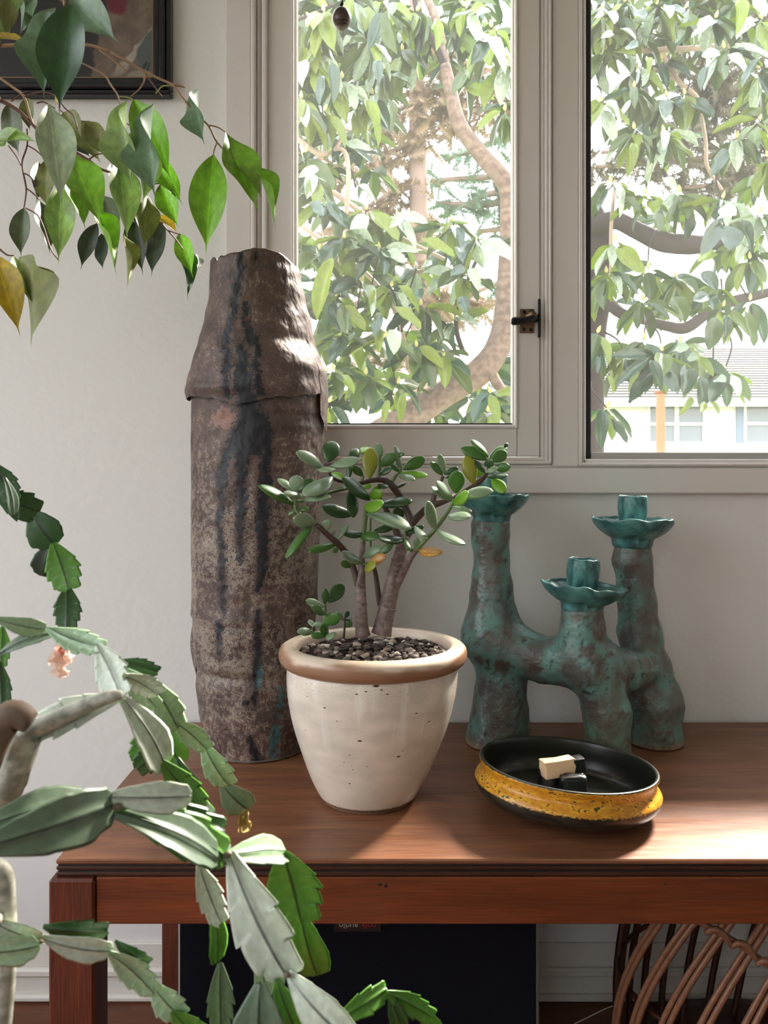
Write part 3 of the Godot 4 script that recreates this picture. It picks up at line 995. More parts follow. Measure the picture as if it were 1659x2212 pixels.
func build_bowl() -> void:
	var c := Vector3(P(1221, 0, 1.11).x, TOP, -1.11)
	var o := thing("bowl", "low black bowl with a chipped yellow band, in front of the candle holder", "bowl", c)
	var n1 := noise(71, 1.0, 3)
	var paint := tex(1024, 192, func(x, y):
		var v: float = y / 191.0
		var a: float = TAU * x / 1024.0
		var px := Vector3(cos(a) * 6.0, v * 9.0, sin(a) * 6.0)
		var long: float = n1.get_noise_3d(px.x * 0.9, px.y * 2.2, px.z * 0.9)
		var tiny: float = n1.get_noise_3d(px.x * 3.0, px.y * 5.0, px.z * 3.0)
		var dark := col(26, 25, 22).lerp(col(52, 50, 40), clampf(0.4 + long, 0, 1))
		var gold := col(186, 122, 30).lerp(col(222, 172, 50), clampf(0.45 + long * 0.9, 0, 1))
		gold = gold.lerp(col(150, 84, 26), clampf(tiny * 1.4 - 0.15, 0, 0.6))
		var w: float = smoothstep(0.296, 0.308, v + tiny * 0.035) * (1.0 - smoothstep(0.545, 0.56, v + tiny * 0.03))
		var chip: float = smoothstep(0.33, 0.38, tiny * 0.62 + long * 0.55)
		if v > 0.56:
			return col(30, 32, 24).lerp(col(72, 70, 48), clampf(long * 1.6 - 0.05, 0, 1) * float(v > 0.8))
		return dark.lerp(gold, w * (1.0 - chip)))
	var m := mat(Color.WHITE, 0.32, 0.5)
	m.albedo_texture = paint
	var prof := [Vector2(0, 0.006), Vector2(0.066, 0.0005), Vector2(0.082, 0.001), Vector2(0.107, 0.009), Vector2(0.1185, 0.019), Vector2(0.1222, 0.0285), Vector2(0.120, 0.0345), Vector2(0.1145, 0.041), Vector2(0.1145, 0.048), Vector2(0.1172, 0.0550),
		Vector2(0.116, 0.058), Vector2(0.1118, 0.0565), Vector2(0.1100, 0.045), Vector2(0.1090, 0.030), Vector2(0.104, 0.018), Vector2(0.09, 0.0125), Vector2(0.05, 0.011), Vector2(0, 0.0105)]
	var tilt := Transform3D(Basis(Vector3(0, 0, 1), -0.066) * Basis(Vector3(1, 0, 0), -0.022), c + Vector3(0, 0.006, 0))
	part(o, "bowl_body", lathe(prof, Vector3.ZERO, 96, 102), m, tilt)
	# what lies in it
	var floor_at := func(px: float, d: float, up: float) -> Vector3:
		var x := P(px, 0, d).x - c.x
		return Vector3(c.x + x, c.y + 0.0175 - x * 0.070 + up, -d)
	var chip_noise := noise(73, 40.0, 3)
	var block := func(lo: Vector3, hi: Vector3, b: float, seed_: float) -> ArrayMesh:
		var g := 8
		var mid := (lo + hi) * 0.5
		var half := (hi - lo) * 0.5
		return grid_mesh(20, 14, func(u, v):
			var a: float = TAU * u
			var e: float = (v - 0.5) * PI
			var q := Vector3(cos(a) * cos(e), sin(e), -sin(a) * cos(e))
			var p := Vector3(signf(q.x) * pow(absf(q.x), b), signf(q.y) * pow(absf(q.y), b), signf(q.z) * pow(absf(q.z), b))
			p = p / maxf(absf(p.x), maxf(absf(p.y), absf(p.z))) * lerpf(1.0, maxf(absf(p.x), maxf(absf(p.y), absf(p.z))), 0.25)
			return mid + p * half * (1.0 + chip_noise.get_noise_3d(p.x * 0.02, p.y * 0.02 + seed_, p.z * 0.02) * 0.16))
	var soot := mat(col(20, 20, 22), 0.35)
	var s1 := thing("charred_block", "square black charred block under the pale stick in the bowl", "charred wood", floor_at.call(1190, 1.085, 0.0), "charred blocks in the bowl")
	part(s1, "block", block.call(floor_at.call(1167, 1.08, 0.0) + Vector3(0, 0, -0.018), floor_at.call(1222, 1.08, 0.038) + Vector3(0, 0.002, 0.004), 0.25, 3.0), soot)
	var s2 := thing("charred_block", "rounded black charred lump beside the square one, nearer the bowl's rim", "charred wood", floor_at.call(1240, 1.06, 0.0), "charred blocks in the bowl")
	part(s2, "block", block.call(floor_at.call(1210, 1.055, 0.0) + Vector3(0, 0, -0.014), floor_at.call(1266, 1.055, 0.043) + Vector3(0, 0.006, 0.010), 0.4, 9.0), soot)
	var o3 := thing("wood_stick", "short pale split wood stick charred at one end, lying across black blocks", "wood stick", floor_at.call(1214, 1.08, 0.036))
	var pale := mat(col(224, 186, 146), 0.7)
	var pl := part(o3, "stick", block.call(Vector3(-0.0285, -0.0105, -0.009), Vector3(0.013, 0.0105, 0.009), 0.12, 21.0), pale, Transform3D(Basis(Vector3(0, 0, 1), 0.075) * Basis(Vector3(0, 1, 0), 0.22), floor_at.call(1216, 1.078, 0.0515)))
	part(o3, "charred_end", block.call(Vector3(0.0115, -0.0105, -0.009), Vector3(0.0275, 0.009, 0.009), 0.3, 25.0), soot, pl.transform.translated(world_of(o3)), "blackened end")

# ------------------------------------------------------------------ picture and bead

func build_picture() -> void:
	var d := 1.49
	var x1 := P(367, 0, d).x
	var y0 := P(0, 202, d).y
	var w := 0.66
	var hgt := 0.56
	var x0 := x1 - w
	var y1 := y0 + hgt
	var o := thing("framed_picture", "framed dark abstract painting in a stepped black frame on the white wall", "picture", Vector3((x0 + x1) / 2, y0, -WALL))
	var lac := mat(col(18, 18, 27), 0.3)
	var k := d / FOC
	for s in [[0.0, 11.0, 1.492], [11.0, 24.0, 1.488], [24.0, 38.0, 1.496]]:
		var a: float = s[0] * k
		var b: float = s[1] * k
		part(o, "frame_rail", slab(x0 + a, x1 - a, y0 + a, y0 + b, s[2], WALL, 0.0025), lac)
		part(o, "frame_rail", slab(x0 + a, x1 - a, y1 - b, y1 - a, s[2], WALL, 0.0025), lac)
		part(o, "frame_rail", slab(x1 - b, x1 - a, y0 + b, y1 - b, s[2], WALL, 0.0025), lac)
		part(o, "frame_rail", slab(x0 + a, x0 + b, y0 + b, y1 - b, s[2], WALL, 0.0025), lac)
	var gold := mat(col(126, 104, 78), 0.4)
	gold.metallic = 0.5
	var g0 := 38.0 * k
	var g1 := 42.0 * k
	part(o, "gilt_slip", slab(x0 + g0, x1 - g0, y0 + g0, y0 + g1, 1.499, WALL, 0.0008), gold)
	part(o, "gilt_slip", slab(x0 + g0, x1 - g0, y1 - g1, y1 - g0, 1.499, WALL, 0.0008), gold)
	part(o, "gilt_slip", slab(x1 - g1, x1 - g0, y0 + g1, y1 - g1, 1.499, WALL, 0.0008), gold)
	part(o, "gilt_slip", slab(x0 + g0, x0 + g1, y0 + g1, y1 - g1, 1.499, WALL, 0.0008), gold)
	# the painting: dark left field, taupe field, a pale slanting stroke, a short signature
	var n := noise(81, 0.02, 4)
	var fibre := noise(82, 0.3, 2)
	var im := tex(512, 440, func(x, y):
		var px: float = 367.0 - 42.0 - (1.0 - x / 511.0) * (w / k - 84.0)
		var py: float = 160.0 - (439.0 - y) / 439.0 * (hgt / k - 84.0)
		var g: float = n.get_noise_2d(px, py)
		var c := col(98, 84, 76).lerp(col(122, 106, 96), clampf(0.5 + g, 0, 1))
		var cut: float = 212.0 - (py - 60.0) * 0.22 + g * 16.0
		c = c.lerp(col(46, 44, 48), smoothstep(6.0, -6.0, px - cut))
		var st: float = absf((px - 300.0) + (py - 92.0) * 0.85) + g * 14.0
		c = c.lerp(col(176, 166, 156), smoothstep(15.0, 5.0, st) * smoothstep(30.0, 60.0, py) * smoothstep(190.0, 120.0, py) * 0.8)
		var stone: float = Vector2((px - 316.0) * 0.9, (py - 108.0) * 0.55 + (px - 316.0) * 0.4).length() + g * 8.0
		c = c.lerp(col(84, 92, 92), smoothstep(26.0, 20.0, stone))
		c = c.lerp(col(150, 138, 126), smoothstep(34.0, 26.0, Vector2(px - 300.0, (py - 160.0) * 2.0).length() + g * 10.0) * 0.8)
		c = c.lerp(col(104, 40, 52), smoothstep(26.0, 16.0, Vector2(px - 246.0, (py - 2.0) * 0.9).length() + g * 8.0))
		for q in [[306.0, 137.0], [311.0, 134.0], [317.0, 136.0]]:
			if absf((px - q[0]) + (py - q[1]) * 0.35) < 1.3 and absf(py - q[1]) < 8.0:
				c = col(34, 32, 34)
		return c * (1.0 + fibre.get_noise_2d(x, y) * 0.1))
	var pm := mat(Color.WHITE, 0.28)
	pm.albedo_texture = im
	var qa := Vector3(x0 + g1, y0 + g1, -1.503)
	var qb := Vector3(x1 - g1, y1 - g1, -1.503)
	var st := begin(true)
	for c in [[0, 0], [0, 1], [1, 1], [0, 0], [1, 1], [1, 0]]:
		st.set_uv(Vector2(c[0], 1 - c[1]))
		st.add_vertex(Vector3(lerpf(qa.x, qb.x, c[0]), lerpf(qa.y, qb.y, c[1]), -1.503))
	part(o, "painting", done(st), pm)
	part(o, "backing_board", box(Vector3(x0 + g0, y0 + g0, -WALL), Vector3(x1 - g0, y1 - g0, -1.5035), 0.0005), mats.black)

func build_bead() -> void:
	var d := 1.475
	var c := P(738, 40, d)
	var o := thing("hanging_bead", "dark round wooden bead on a cord in front of the casement pane", "ornament", c)
	var m := mat(Color.WHITE, 0.35)
	var n := noise(91, 0.05, 3)
	m.albedo_texture = tex(128, 64, func(x, y): return col(48, 38, 36).lerp(col(86, 68, 62), clampf(0.5 + n.get_noise_2d(x * 0.3, y * 3.0) * 1.5, 0, 1)))
	var r := 22.5 * d / FOC
	part(o, "bead", grid_mesh(32, 20, func(u, v):
		var e: float = (v - 0.5) * PI
		return c + Vector3(cos(TAU * u) * cos(e) * r * 0.94, sin(e) * r * 1.08, -sin(TAU * u) * cos(e) * r * 0.94)), m)
	part(o, "bead_cap", px_tube([[738, 18, 6], [738, 12, 5], [740, 6, 4]], d, 10, 3), mats.black)
	part(o, "cord", px_tube([[740, 8, 1.8], [741, -60, 1.8], [742, -285, 1.8, 1.492]], d, 6, 4), mats.black)

# ------------------------------------------------------------------ potted jade plant

func jade_leaf(bend: float) -> ArrayMesh:
	return grid_mesh(14, 12, func(u, v):
		var a: float = TAU * u
		var w := pow(maxf(sin(PI * pow(lerpf(0.03, 1.0, v), 1.25)), 0.0), 0.62)
		if v >= 1.0:
			w = 0.0
		var th := 0.085 * pow(maxf(sin(PI * pow(lerpf(0.05, 1.0, v), 0.9)), 0.0), 0.6)
		return Vector3(cos(a) * w * 0.5, v, -sin(a) * th - bend * (v * v - v * 0.4)))

func leaf_at(parent: Node3D, called: String, mesh: Mesh, m: Material, from: Vector3, to: Vector3, w: float, natural: float, flip := 1.0) -> void:
	# w: the width that shows; a leaf that shows narrower than is natural is turned on its axis
	var l := from.distance_to(to)
	var full := w
	var roll := 0.0
	if w < natural * l:
		full = maxf(w, natural * l * 0.92)
		roll = acos(clampf(w / full, 0.12, 1.0))
	var a := aim(from, to, full, roll)
	var b := aim(from, to, full, -roll)
	var up := a if (a.basis.z.normalized().y > b.basis.z.normalized().y) == (flip > 0.0) else b
	part(parent, called, mesh, m, up)

var jade: Node3D
var jade_meshes := []
var jade_mats := []

func J(x0: float, y0: float, x1: float, y1: float, w: float, tone: int, lift := 0.0, d := 1.157) -> void:
	# a jade leaf; columns and rows in the close-up whose scale is 2.86
	var a := P(540.0 + x0 / 2.86, 920.0 + y0 / 2.86, d)
	var dd := d - lift + rng.randf_range(-0.012, 0.012)
	var b := P(540.0 + x1 / 2.86, 920.0 + y1 / 2.86, dd)
	leaf_at(jade, "leaf", jade_meshes[rng.randi() % 3], jade_mats[tone], a, b, w / 2.86 * d / FOC, 0.5)

func jade_stem(pts: Array, m: Material, d := 1.157) -> void:
	var out := []
	for p in pts:
		out.append([540.0 + p[0] / 2.86, 920.0 + p[1] / 2.86, p[2] / 2.86, d + (p[3] if p.size() > 3 else 0.0)])
	part(jade, "stem", px_tube(out, d, 10, 5), m)

func build_pot_plant() -> void:
	var d := 1.157
	var c := Vector3(P(795, 0, d).x, TOP, -d)
	jade = thing("potted_jade_plant", "jade plant with thick green leaves in a cream glazed pot with tan rim", "potted plant", c)
	var n1 := noise(101, 0.02, 4)
	var n2 := noise(102, 0.15, 3)
	var glaze := tex(768, 512, func(x, y):
		var v: float = y / 511.0
		var g: float = n1.get_noise_2d(x * 0.6, y * 0.6)
		var streak: float = n1.get_noise_2d(x * 1.8, y * 0.12 + 300.0)
		var s: float = n2.get_noise_2d(x, y)
		var k := col(222, 211, 198).lerp(col(203, 193, 181), clampf(0.5 + g * 1.1, 0, 1))
		k = k.lerp(col(232, 228, 220), clampf(streak * 1.5 - 0.1, 0, 0.7) * smoothstep(0.35, 0.7, v))
		k = k.lerp(col(218, 202, 184), smoothstep(0.5, 0.1, v) * 0.5)
		k = k.lerp(col(168, 154, 138), clampf(s * 1.2 - 0.2, 0, 0.35) * smoothstep(0.75, 0.97, v))
		k = k.lerp(col(120, 92, 76), smoothstep(0.045, 0.03, v + s * 0.01))
		return k)
	# iron specks in the glaze, each at its own spot
	var gi := glaze.get_image()
	for q in [[1.46, 0.59, 3], [1.05, 0.80, 2], [1.36, 0.37, 1], [1.25, 0.42, 1], [1.30, 0.26, 2], [1.33, 0.48, 1], [1.95, 0.46, 3], [2.1, 0.76, 2], [2.3, 0.68, 2], [1.52, 0.93, 2], [1.62, 0.965, 4], [1.68, 0.94, 2], [1.75, 0.91, 2], [1.42, 0.91, 2], [0.8, 0.85, 1], [2.45, 0.84, 1], [1.2, 0.72, 1], [0.7, 0.6, 1], [2.0, 0.5, 1], [1.55, 0.4, 1]]:
		var cx := int(q[0] / TAU * 2.0 * 384.0)
		var cy := int(q[1] * 511.0)
		for dy in range(-q[2], q[2] + 1):
			for dx in range(-q[2], q[2] + 1):
				if dx * dx + dy * dy <= q[2] * q[2]:
					gi.set_pixel(posmod(cx + dx, 768), clampi(cy + dy, 0, 511), col(86, 58, 44))
	var body_m := mat(Color.WHITE, 0.24, 0.5)
	body_m.albedo_texture = ImageTexture.create_from_image(gi)
	var prof := [Vector2(0, 0.002), Vector2(0.056, 0.0), Vector2(0.0635, 0.003), Vector2(0.0705, 0.012), Vector2(0.0817, 0.034), Vector2(0.095, 0.068), Vector2(0.108, 0.106), Vector2(0.1157, 0.1414), Vector2(0.1182, 0.168), Vector2(0.1172, 0.184), Vector2(0.113, 0.190)]
	var lean := func(p: Vector3) -> Vector3: return p + Vector3((p.y - TOP) * 0.034, 0, 0)
	var shaped := func(profile: Array, steps: int) -> ArrayMesh:
		return grid_mesh(96, steps, func(u, v):
			var q := profile_at(profile, v)
			var a: float = TAU * u - PI
			return lean.call(c + Vector3(cos(a) * q.x, q.y, -sin(a) * q.x)), func(u, v): return Vector2(u, 1.0 - profile_at(profile, v).y / 0.19) if steps == 60 else Vector2(u, v))
	body_m.uv1_scale = Vector3(1, -1, 1)
	body_m.uv1_offset = Vector3(0, 1, 0)
	part(jade, "pot", shaped.call(prof, 60), body_m, Transform3D(), "cream glazed pot with iron specks")
	var lip := mat(Color.WHITE, 0.35, 0.5)
	lip.albedo_texture = tex(256, 128, func(x, y):
		var g: float = n1.get_noise_2d(x * 1.2, y * 0.5)
		var v: float = y / 127.0
		var k := col(150, 112, 86).lerp(col(134, 96, 72), clampf(0.5 + g, 0, 1))
		return k.lerp(col(214, 196, 176), clampf(smoothstep(0.34, 0.5, v + g * 0.16) * 0.9 + g * 0.3, 0, 1)))
	var rim := [Vector2(0.112, 0.184), Vector2(0.122, 0.186), Vector2(0.1283, 0.192), Vector2(0.1300, 0.2), Vector2(0.1285, 0.2075), Vector2(0.122, 0.2125), Vector2(0.114, 0.2135), Vector2(0.108, 0.211), Vector2(0.1055, 0.203), Vector2(0.104, 0.185)]
	part(jade, "rim", shaped.call(rim, 40), lip, Transform3D(), "rounded tan rim")
	# potting mix: a dark bed and stones on it
	var bed_at := c + Vector3(0.0069, 0.2, 0)
	var bn := noise(103, 60.0, 3)
	var dirt := bumpy(mat(col(52, 40, 34), 0.9, 0.2), height_tex(128, 104, 0.15, 3), 0.6, Vector3.ONE * 14.0)
	part(jade, "soil", grid_mesh(48, 16, func(u, v):
		var r: float = 0.1055 * (1.0 - v)
		var p := Vector3(cos(TAU * u) * r, 0, -sin(TAU * u) * r)
		return bed_at + p + Vector3(0, 0.004 * cos(r / 0.1055 * PI / 2) + bn.get_noise_2d(p.x, p.z) * 0.0035, 0)), dirt, Transform3D(), "", "stuff")
	var stones := []
	for k in 4:
		var sn := noise(110 + k, 0.9, 2)
		stones.append(grid_mesh(8, 5, func(u, v):
			var e: float = (v - 0.5) * PI
			var q := Vector3(cos(TAU * u) * cos(e), sin(e), -sin(TAU * u) * cos(e))
			return q * (1.0 + (sn.get_noise_3dv(q) * 0.7 if u < 1.0 else sn.get_noise_3d(cos(e), sin(e), 0) * 0.7))))
	var stone_mats := [mat(col(64, 50, 44), 0.7), mat(col(120, 104, 92), 0.6), mat(col(168, 150, 134), 0.6), mat(col(92, 74, 64), 0.7), mat(col(40, 32, 30), 0.7), mat(col(196, 180, 164), 0.55)]
	for k in 290:
		var a := rng.randf() * TAU
		var r := sqrt(rng.randf()) * 0.100
		var s := rng.randf_range(0.0022, 0.0046) * (1.35 if rng.randf() < 0.12 else 1.0)
		var b := Basis.from_euler(Vector3(rng.randf() * TAU, rng.randf() * TAU, rng.randf() * TAU)).scaled(Vector3(s * 1.25, s * 0.75, s))
		part(jade, "stone", stones[k % 4], stone_mats[[0, 1, 0, 3, 2, 4, 1, 0, 3, 5][rng.randi() % 10]], Transform3D(b, bed_at + Vector3(cos(a) * r, 0.004 * cos(r / 0.1055 * PI / 2) + 0.0012, sin(a) * r)))
	# stems
	var bark := mat(Color.WHITE, 0.6)
	var rn := noise(120, 0.08, 3)
	bark.albedo_texture = tex(128, 128, func(x, y): return col(92, 76, 72).lerp(col(136, 118, 114), clampf(0.5 + rn.get_noise_2d(x * 0.5, y * 0.9) * 1.2, 0, 1)))
	bark.uv1_triplanar = true
	bark.uv1_scale = Vector3.ONE * 12.0
	var twig := mat(col(74, 58, 50), 0.55)
	var green := mat(col(92, 116, 66), 0.45)
	var e0 := -0.012
	jade_stem([[698, 1300, 50, e0], [690, 1230, 42, e0], [686, 1100, 36, e0], [682, 980, 34, e0], [690, 900, 24, e0], [692, 820, 19, e0], [697, 720, 17, e0]], bark)
	jade_stem([[696, 730, 16, e0], [706, 620, 16, e0], [716, 540, 15, e0], [720, 500, 12, e0]], green)
	jade_stem([[668, 985, 24, e0], [645, 900, 21, e0], [610, 810, 20, e0], [560, 745, 20, -0.03], [490, 680, 19, -0.045], [410, 610, 16, -0.055]], twig)
	jade_stem([[400, 605, 13, -0.055], [330, 560, 12, -0.06], [290, 525, 12, -0.06], [278, 470, 12, -0.06], [285, 430, 9, -0.06]], green)
	jade_stem([[285, 470, 9, -0.06], [360, 455, 10, -0.05], [450, 425, 9, -0.04], [560, 395, 10, -0.02], [640, 380, 11, 0.0]], green)
	jade_stem([[806, 1110, 20, 0.01], [790, 1020, 18, 0.01], [778, 930, 16, 0.01], [766, 870, 12, 0.0]], twig)
	jade_stem([[745, 770, 9, 0.02], [742, 660, 9, 0.02], [744, 560, 8, 0.02]], green)
	jade_stem([[812, 1285, 66], [830, 1200, 58], [852, 1100, 54], [880, 980, 50], [905, 880, 46], [930, 780, 40], [945, 720, 34], [960, 680, 26]], bark)
	jade_stem([[940, 740, 28], [905, 650, 24], [870, 570, 20], [845, 520, 18], [815, 470, 14], [780, 400, 11]], twig)
	jade_stem([[955, 700, 26, 0.01], [1000, 610, 26, 0.02], [975, 530, 25, 0.03], [930, 440, 25, 0.03], [880, 370, 24, 0.02], [830, 335, 21, 0.02], [760, 335, 17, 0.01], [670, 355, 13, 0.0], [560, 340, 13, -0.03], [500, 310, 11, -0.04], [485, 250, 9, -0.04]], twig)
	jade_stem([[690, 345, 10, 0.0], [700, 310, 10, 0.0]], green)
	jade_stem([[795, 330, 16, 0.02], [800, 260, 14, 0.02], [800, 200, 10, 0.02]], green)
	jade_stem([[875, 360, 10, 0.02], [900, 310, 11, 0.02], [930, 280, 10, 0.02], [925, 190, 8, 0.02]], green)
	jade_stem([[1000, 605, 24, 0.02], [1050, 550, 23, 0.01], [1100, 505, 22, 0.0], [1180, 470, 22, 0.0], [1260, 435, 20, 0.02], [1345, 395, 19, 0.03], [1420, 340, 18, 0.03], [1465, 290, 14, 0.03], [1485, 230, 11, 0.03]], twig)
	jade_stem([[1130, 480, 20, 0.0], [1140, 430, 17, 0.0], [1165, 370, 13, 0.0], [1195, 310, 11, 0.0]], twig)
	jade_stem([[905, 985, 26, 0.0], [950, 895, 24, -0.02], [990, 815, 22, -0.035], [1030, 765, 17, -0.045]], bark)
	jade_stem([[1028, 768, 15, -0.045], [1075, 715, 14, -0.05], [1140, 645, 13, -0.05], [1200, 565, 12, -0.05], [1245, 490, 11, -0.05], [1260, 450, 9, -0.05]], green)
	jade_stem([[975, 770, 11, -0.04], [960, 700, 10, -0.04], [955, 650, 9, -0.04]], green)
	jade_stem([[1385, 380, 9, 0.03], [1390, 350, 8, 0.03]], green)
	jade_stem([[690, 855, 9, e0], [720, 850, 8, -0.03]], green)
	jade_stem([[476, 1310, 14, -0.02], [470, 1240, 14, -0.02], [462, 1160, 12, -0.02], [462, 1100, 10, -0.02]], green)
	jade_stem([[392, 1310, 9, -0.01], [388, 1260, 8, -0.01], [392, 1220, 7, -0.01]], twig)
	jade_stem([[578, 1310, 8], [585, 1240, 7], [586, 1180, 6]], twig)
	# joints ringed round the trunks
	for q in [[682, 985, 36.5, e0], [688, 1090, 38, e0], [853, 1118, 56, 0.0], [914, 838, 46, 0.0], [893, 920, 50, 0.0]]:
		jade_stem([[q[0] - 2, q[1] + 5, q[2] * 0.97, q[3]], [q[0], q[1], q[2] * 1.05, q[3]], [q[0] + 2, q[1] - 5, q[2] * 0.97, q[3]]], bark)
	# leaves
	jade_meshes = [jade_leaf(0.10), jade_leaf(-0.06), jade_leaf(0.22)]
	for t in [[col(44, 74, 36), col(60, 110, 30)], [col(66, 104, 44), col(96, 160, 40)], [col(118, 138, 108), col(90, 130, 60)], [col(112, 158, 46), col(170, 220, 60)], [col(132, 136, 44), col(200, 190, 40)], [col(178, 130, 58), col(220, 150, 50)]]:
		jade_mats.append(leaf_tone(t[0], t[1] * 0.55, 0.34))
	var f := 1.115
	J(485, 222, 515, 85, 116, 0, -0.02, f)
	J(452, 262, 300, 150, 64, 2, 0.02, f)
	J(415, 262, 527, 282, 34, 2, 0.03, f)
	J(498, 248, 682, 212, 68, 2, 0.02, f)
	J(508, 320, 335, 445, 105, 2, 0.04, f)
	J(285, 408, 288, 303, 96, 2, -0.01, 1.10)
	J(258, 402, 178, 312, 42, 2, 0.0, 1.10)
	J(300, 405, 384, 316, 46, 0, 0.0, 1.10)
	J(325, 436, 218, 404, 28, 2, 0.03, 1.10)
	J(270, 485, 60, 358, 40, 1, 0.02, 1.10)
	J(330, 458, 497, 430, 26, 2, 0.02, 1.10)
	J(300, 516, 362, 508, 24, 1, 0.0, 1.10)
	J(282, 528, 232, 546, 22, 1, 0.0, 1.10)
	J(400, 600, 270, 570, 98, 2, 0.03, 1.105)
	J(380, 622, 213, 812, 38, 1, 0.03, 1.105)
	J(440, 655, 492, 582, 62, 2, 0.0, 1.11)
	J(492, 690, 526, 645, 30, 2, 0.0, 1.12)
	J(540, 712, 606, 598, 28, 2, 0.0, 1.12)
	J(527, 736, 358, 770, 44, 1, 0.02, 1.12)
	J(545, 752, 512, 786, 34, 1, 0.0, 1.12)
	J(622, 872, 566, 842, 48, 1, 0.02, 1.14)
	J(692, 846, 558, 788, 50, 2, 0.03, 1.14)
	J(700, 812, 808, 742, 58, 2, 0.02, 1.135)
	J(738, 856, 826, 798, 54, 5, 0.02, 1.12)
	J(712, 892, 762, 852, 42, 4, 0.02, 1.12)
	J(792, 795, 882, 730, 46, 1, 0.0, 1.17)
	J(700, 672, 578, 664, 40, 0, 0.02, 1.145)
	J(680, 684, 786, 674, 50, 1, 0.03, 1.14)
	J(640, 548, 436, 508, 74, 0, 0.02, 1.15)
	J(628, 380, 632, 572, 76, 0, 0.02, 1.14)
	J(738, 456, 578, 318, 66, 0, 0.03, 1.14)
	J(612, 325, 614, 240, 40, 0, 0.0, 1.15)
	J(725, 545, 998, 602, 52, 2, 0.04, 1.145)
	J(703, 500, 830, 494, 78, 3, 0.05, 1.13)
	J(735, 438, 816, 412, 68, 3, 0.03, 1.14)
	J(752, 402, 808, 384, 40, 3, 0.0, 1.16)
	J(808, 488, 1000, 458, 54, 0, 0.02, 1.16)
	J(765, 652, 902, 612, 54, 0, 0.0, 1.18)
	J(890, 574, 938, 512, 76, 0, 0.0, 1.18)
	J(952, 702, 790, 708, 40, 0, 0.03, 1.12)
	J(962, 662, 1078, 620, 44, 0, 0.0, 1.12)
	J(1020, 622, 1088, 708, 44, 2, 0.02, 1.11)
	J(962, 702, 988, 762, 34, 1, 0.02, 1.11)
	J(1030, 684, 1034, 756, 44, 2, 0.0, 1.12)
	J(1150, 642, 1086, 462, 76, 2, 0.02, 1.105)
	J(1156, 650, 1326, 746, 42, 2, 0.03, 1.105)
	J(1045, 768, 1187, 795, 44, 5, 0.03, 1.11)
	J(988, 772, 1036, 764, 24, 1, 0.0, 1.11)
	J(738, 325, 745, 126, 100, 4, 0.0, 1.15)
	J(690, 172, 730, 124, 58, 3, -0.02, 1.18)
	J(622, 238, 664, 128, 68, 0, -0.02, 1.17)
	J(800, 205, 788, 104, 66, 2, 0.0, 1.18)
	J(808, 248, 898, 174, 74, 1, 0.0, 1.165)
	J(798, 300, 872, 264, 38, 0, 0.02, 1.16)
	J(700, 312, 632, 246, 52, 1, 0.0, 1.16)
	J(592, 330, 498, 302, 58, 3, 0.0, 1.15)
	J(922, 262, 908, 120, 40, 2, 0.0, 1.175)
	J(925, 288, 868, 236, 34, 1, 0.0, 1.175)
	J(945, 268, 1086, 196, 76, 1, 0.0, 1.175)
	J(932, 292, 1100, 312, 44, 3, 0.02, 1.175)
	J(918, 306, 1014, 322, 34, 2, 0.02, 1.17)
	J(900, 386, 966, 348, 20, 0, 0.0, 1.18)
	J(694, 384, 752, 364, 36, 3, 0.0, 1.18)
	J(790, 362, 852, 386, 34, 0, 0.02, 1.17)
	J(612, 378, 514, 390, 20, 0, 0.0, 1.16)
	J(896, 186, 948, 172, 32, 1, 0.0, 1.175)
	J(1190, 304, 1118, 222, 44, 1, 0.0, 1.157)
	J(1202, 296, 1164, 172, 56, 2, 0.0, 1.157)
	J(1200, 300, 1286, 258, 44, 0, 0.0, 1.157)
	J(1208, 322, 1294, 288, 30, 0, 0.0, 1.157)
	J(1272, 416, 1278, 272, 106, 1, 0.0, 1.12)
	J(1245, 452, 1112, 386, 46, 2, 0.03, 1.10)
	J(1248, 440, 1142, 352, 62, 2, 0.02, 1.10)
	J(1252, 472, 1362, 422, 68, 3, 0.03, 1.10)
	J(1302, 440, 1494, 386, 66, 2, 0.03, 1.12)
	J(1250, 500, 1374, 536, 38, 2, 0.02, 1.10)
	J(1226, 556, 1352, 558, 40, 2, 0.03, 1.10)
	J(1256, 488, 1340, 512, 26, 1, 0.02, 1.11)
	J(1380, 358, 1338, 180, 92, 4, 0.0, 1.18)
	J(1462, 208, 1308, 128, 76, 1, 0.0, 1.19)
	J(1472, 194, 1368, 74, 48, 1, 0.0, 1.19)
	J(1480, 204, 1588, 120, 62, 1, -0.02, 1.195)
	J(1486, 218, 1592, 160, 78, 1, 0.0, 1.19)
	J(1568, 134, 1598, 106, 26, 0, 0.0, 1.2)
	J(1446, 240, 1508, 222, 62, 0, 0.02, 1.18)
	J(1502, 260, 1612, 254, 62, 1, 0.0, 1.18)
	J(1452, 292, 1382, 204, 40, 0, 0.0, 1.18)
	J(1468, 312, 1588, 302, 24, 0, 0.02, 1.18)
	J(1494, 326, 1574, 408, 80, 3, 0.02, 1.18)
	J(1455, 288, 1528, 258, 36, 2, 0.02, 1.17)
	J(1404, 312, 1432, 262, 52, 3, 0.0, 1.2)
	# the seedlings beside the trunks
	J(464, 1102, 464, 1002, 50, 0, 0.0, 1.13)
	J(485, 1090, 578, 978, 88, 0, -0.01, 1.13)
	J(458, 1118, 342, 1078, 46, 2, 0.02, 1.13)
	J(452, 1220, 552, 1172, 82, 1, 0.02, 1.13)
	J(464, 1160, 372, 1120, 26, 1, 0.02, 1.13)
	J(470, 1290, 440, 1226, 46, 1, 0.01, 1.13)
	J(468, 1298, 376, 1292, 42, 1, 0.02, 1.13)
	J(474, 1298, 524, 1302, 30, 2, 0.02, 1.13)
	J(388, 1272, 302, 1266, 38, 2, 0.02, 1.14)
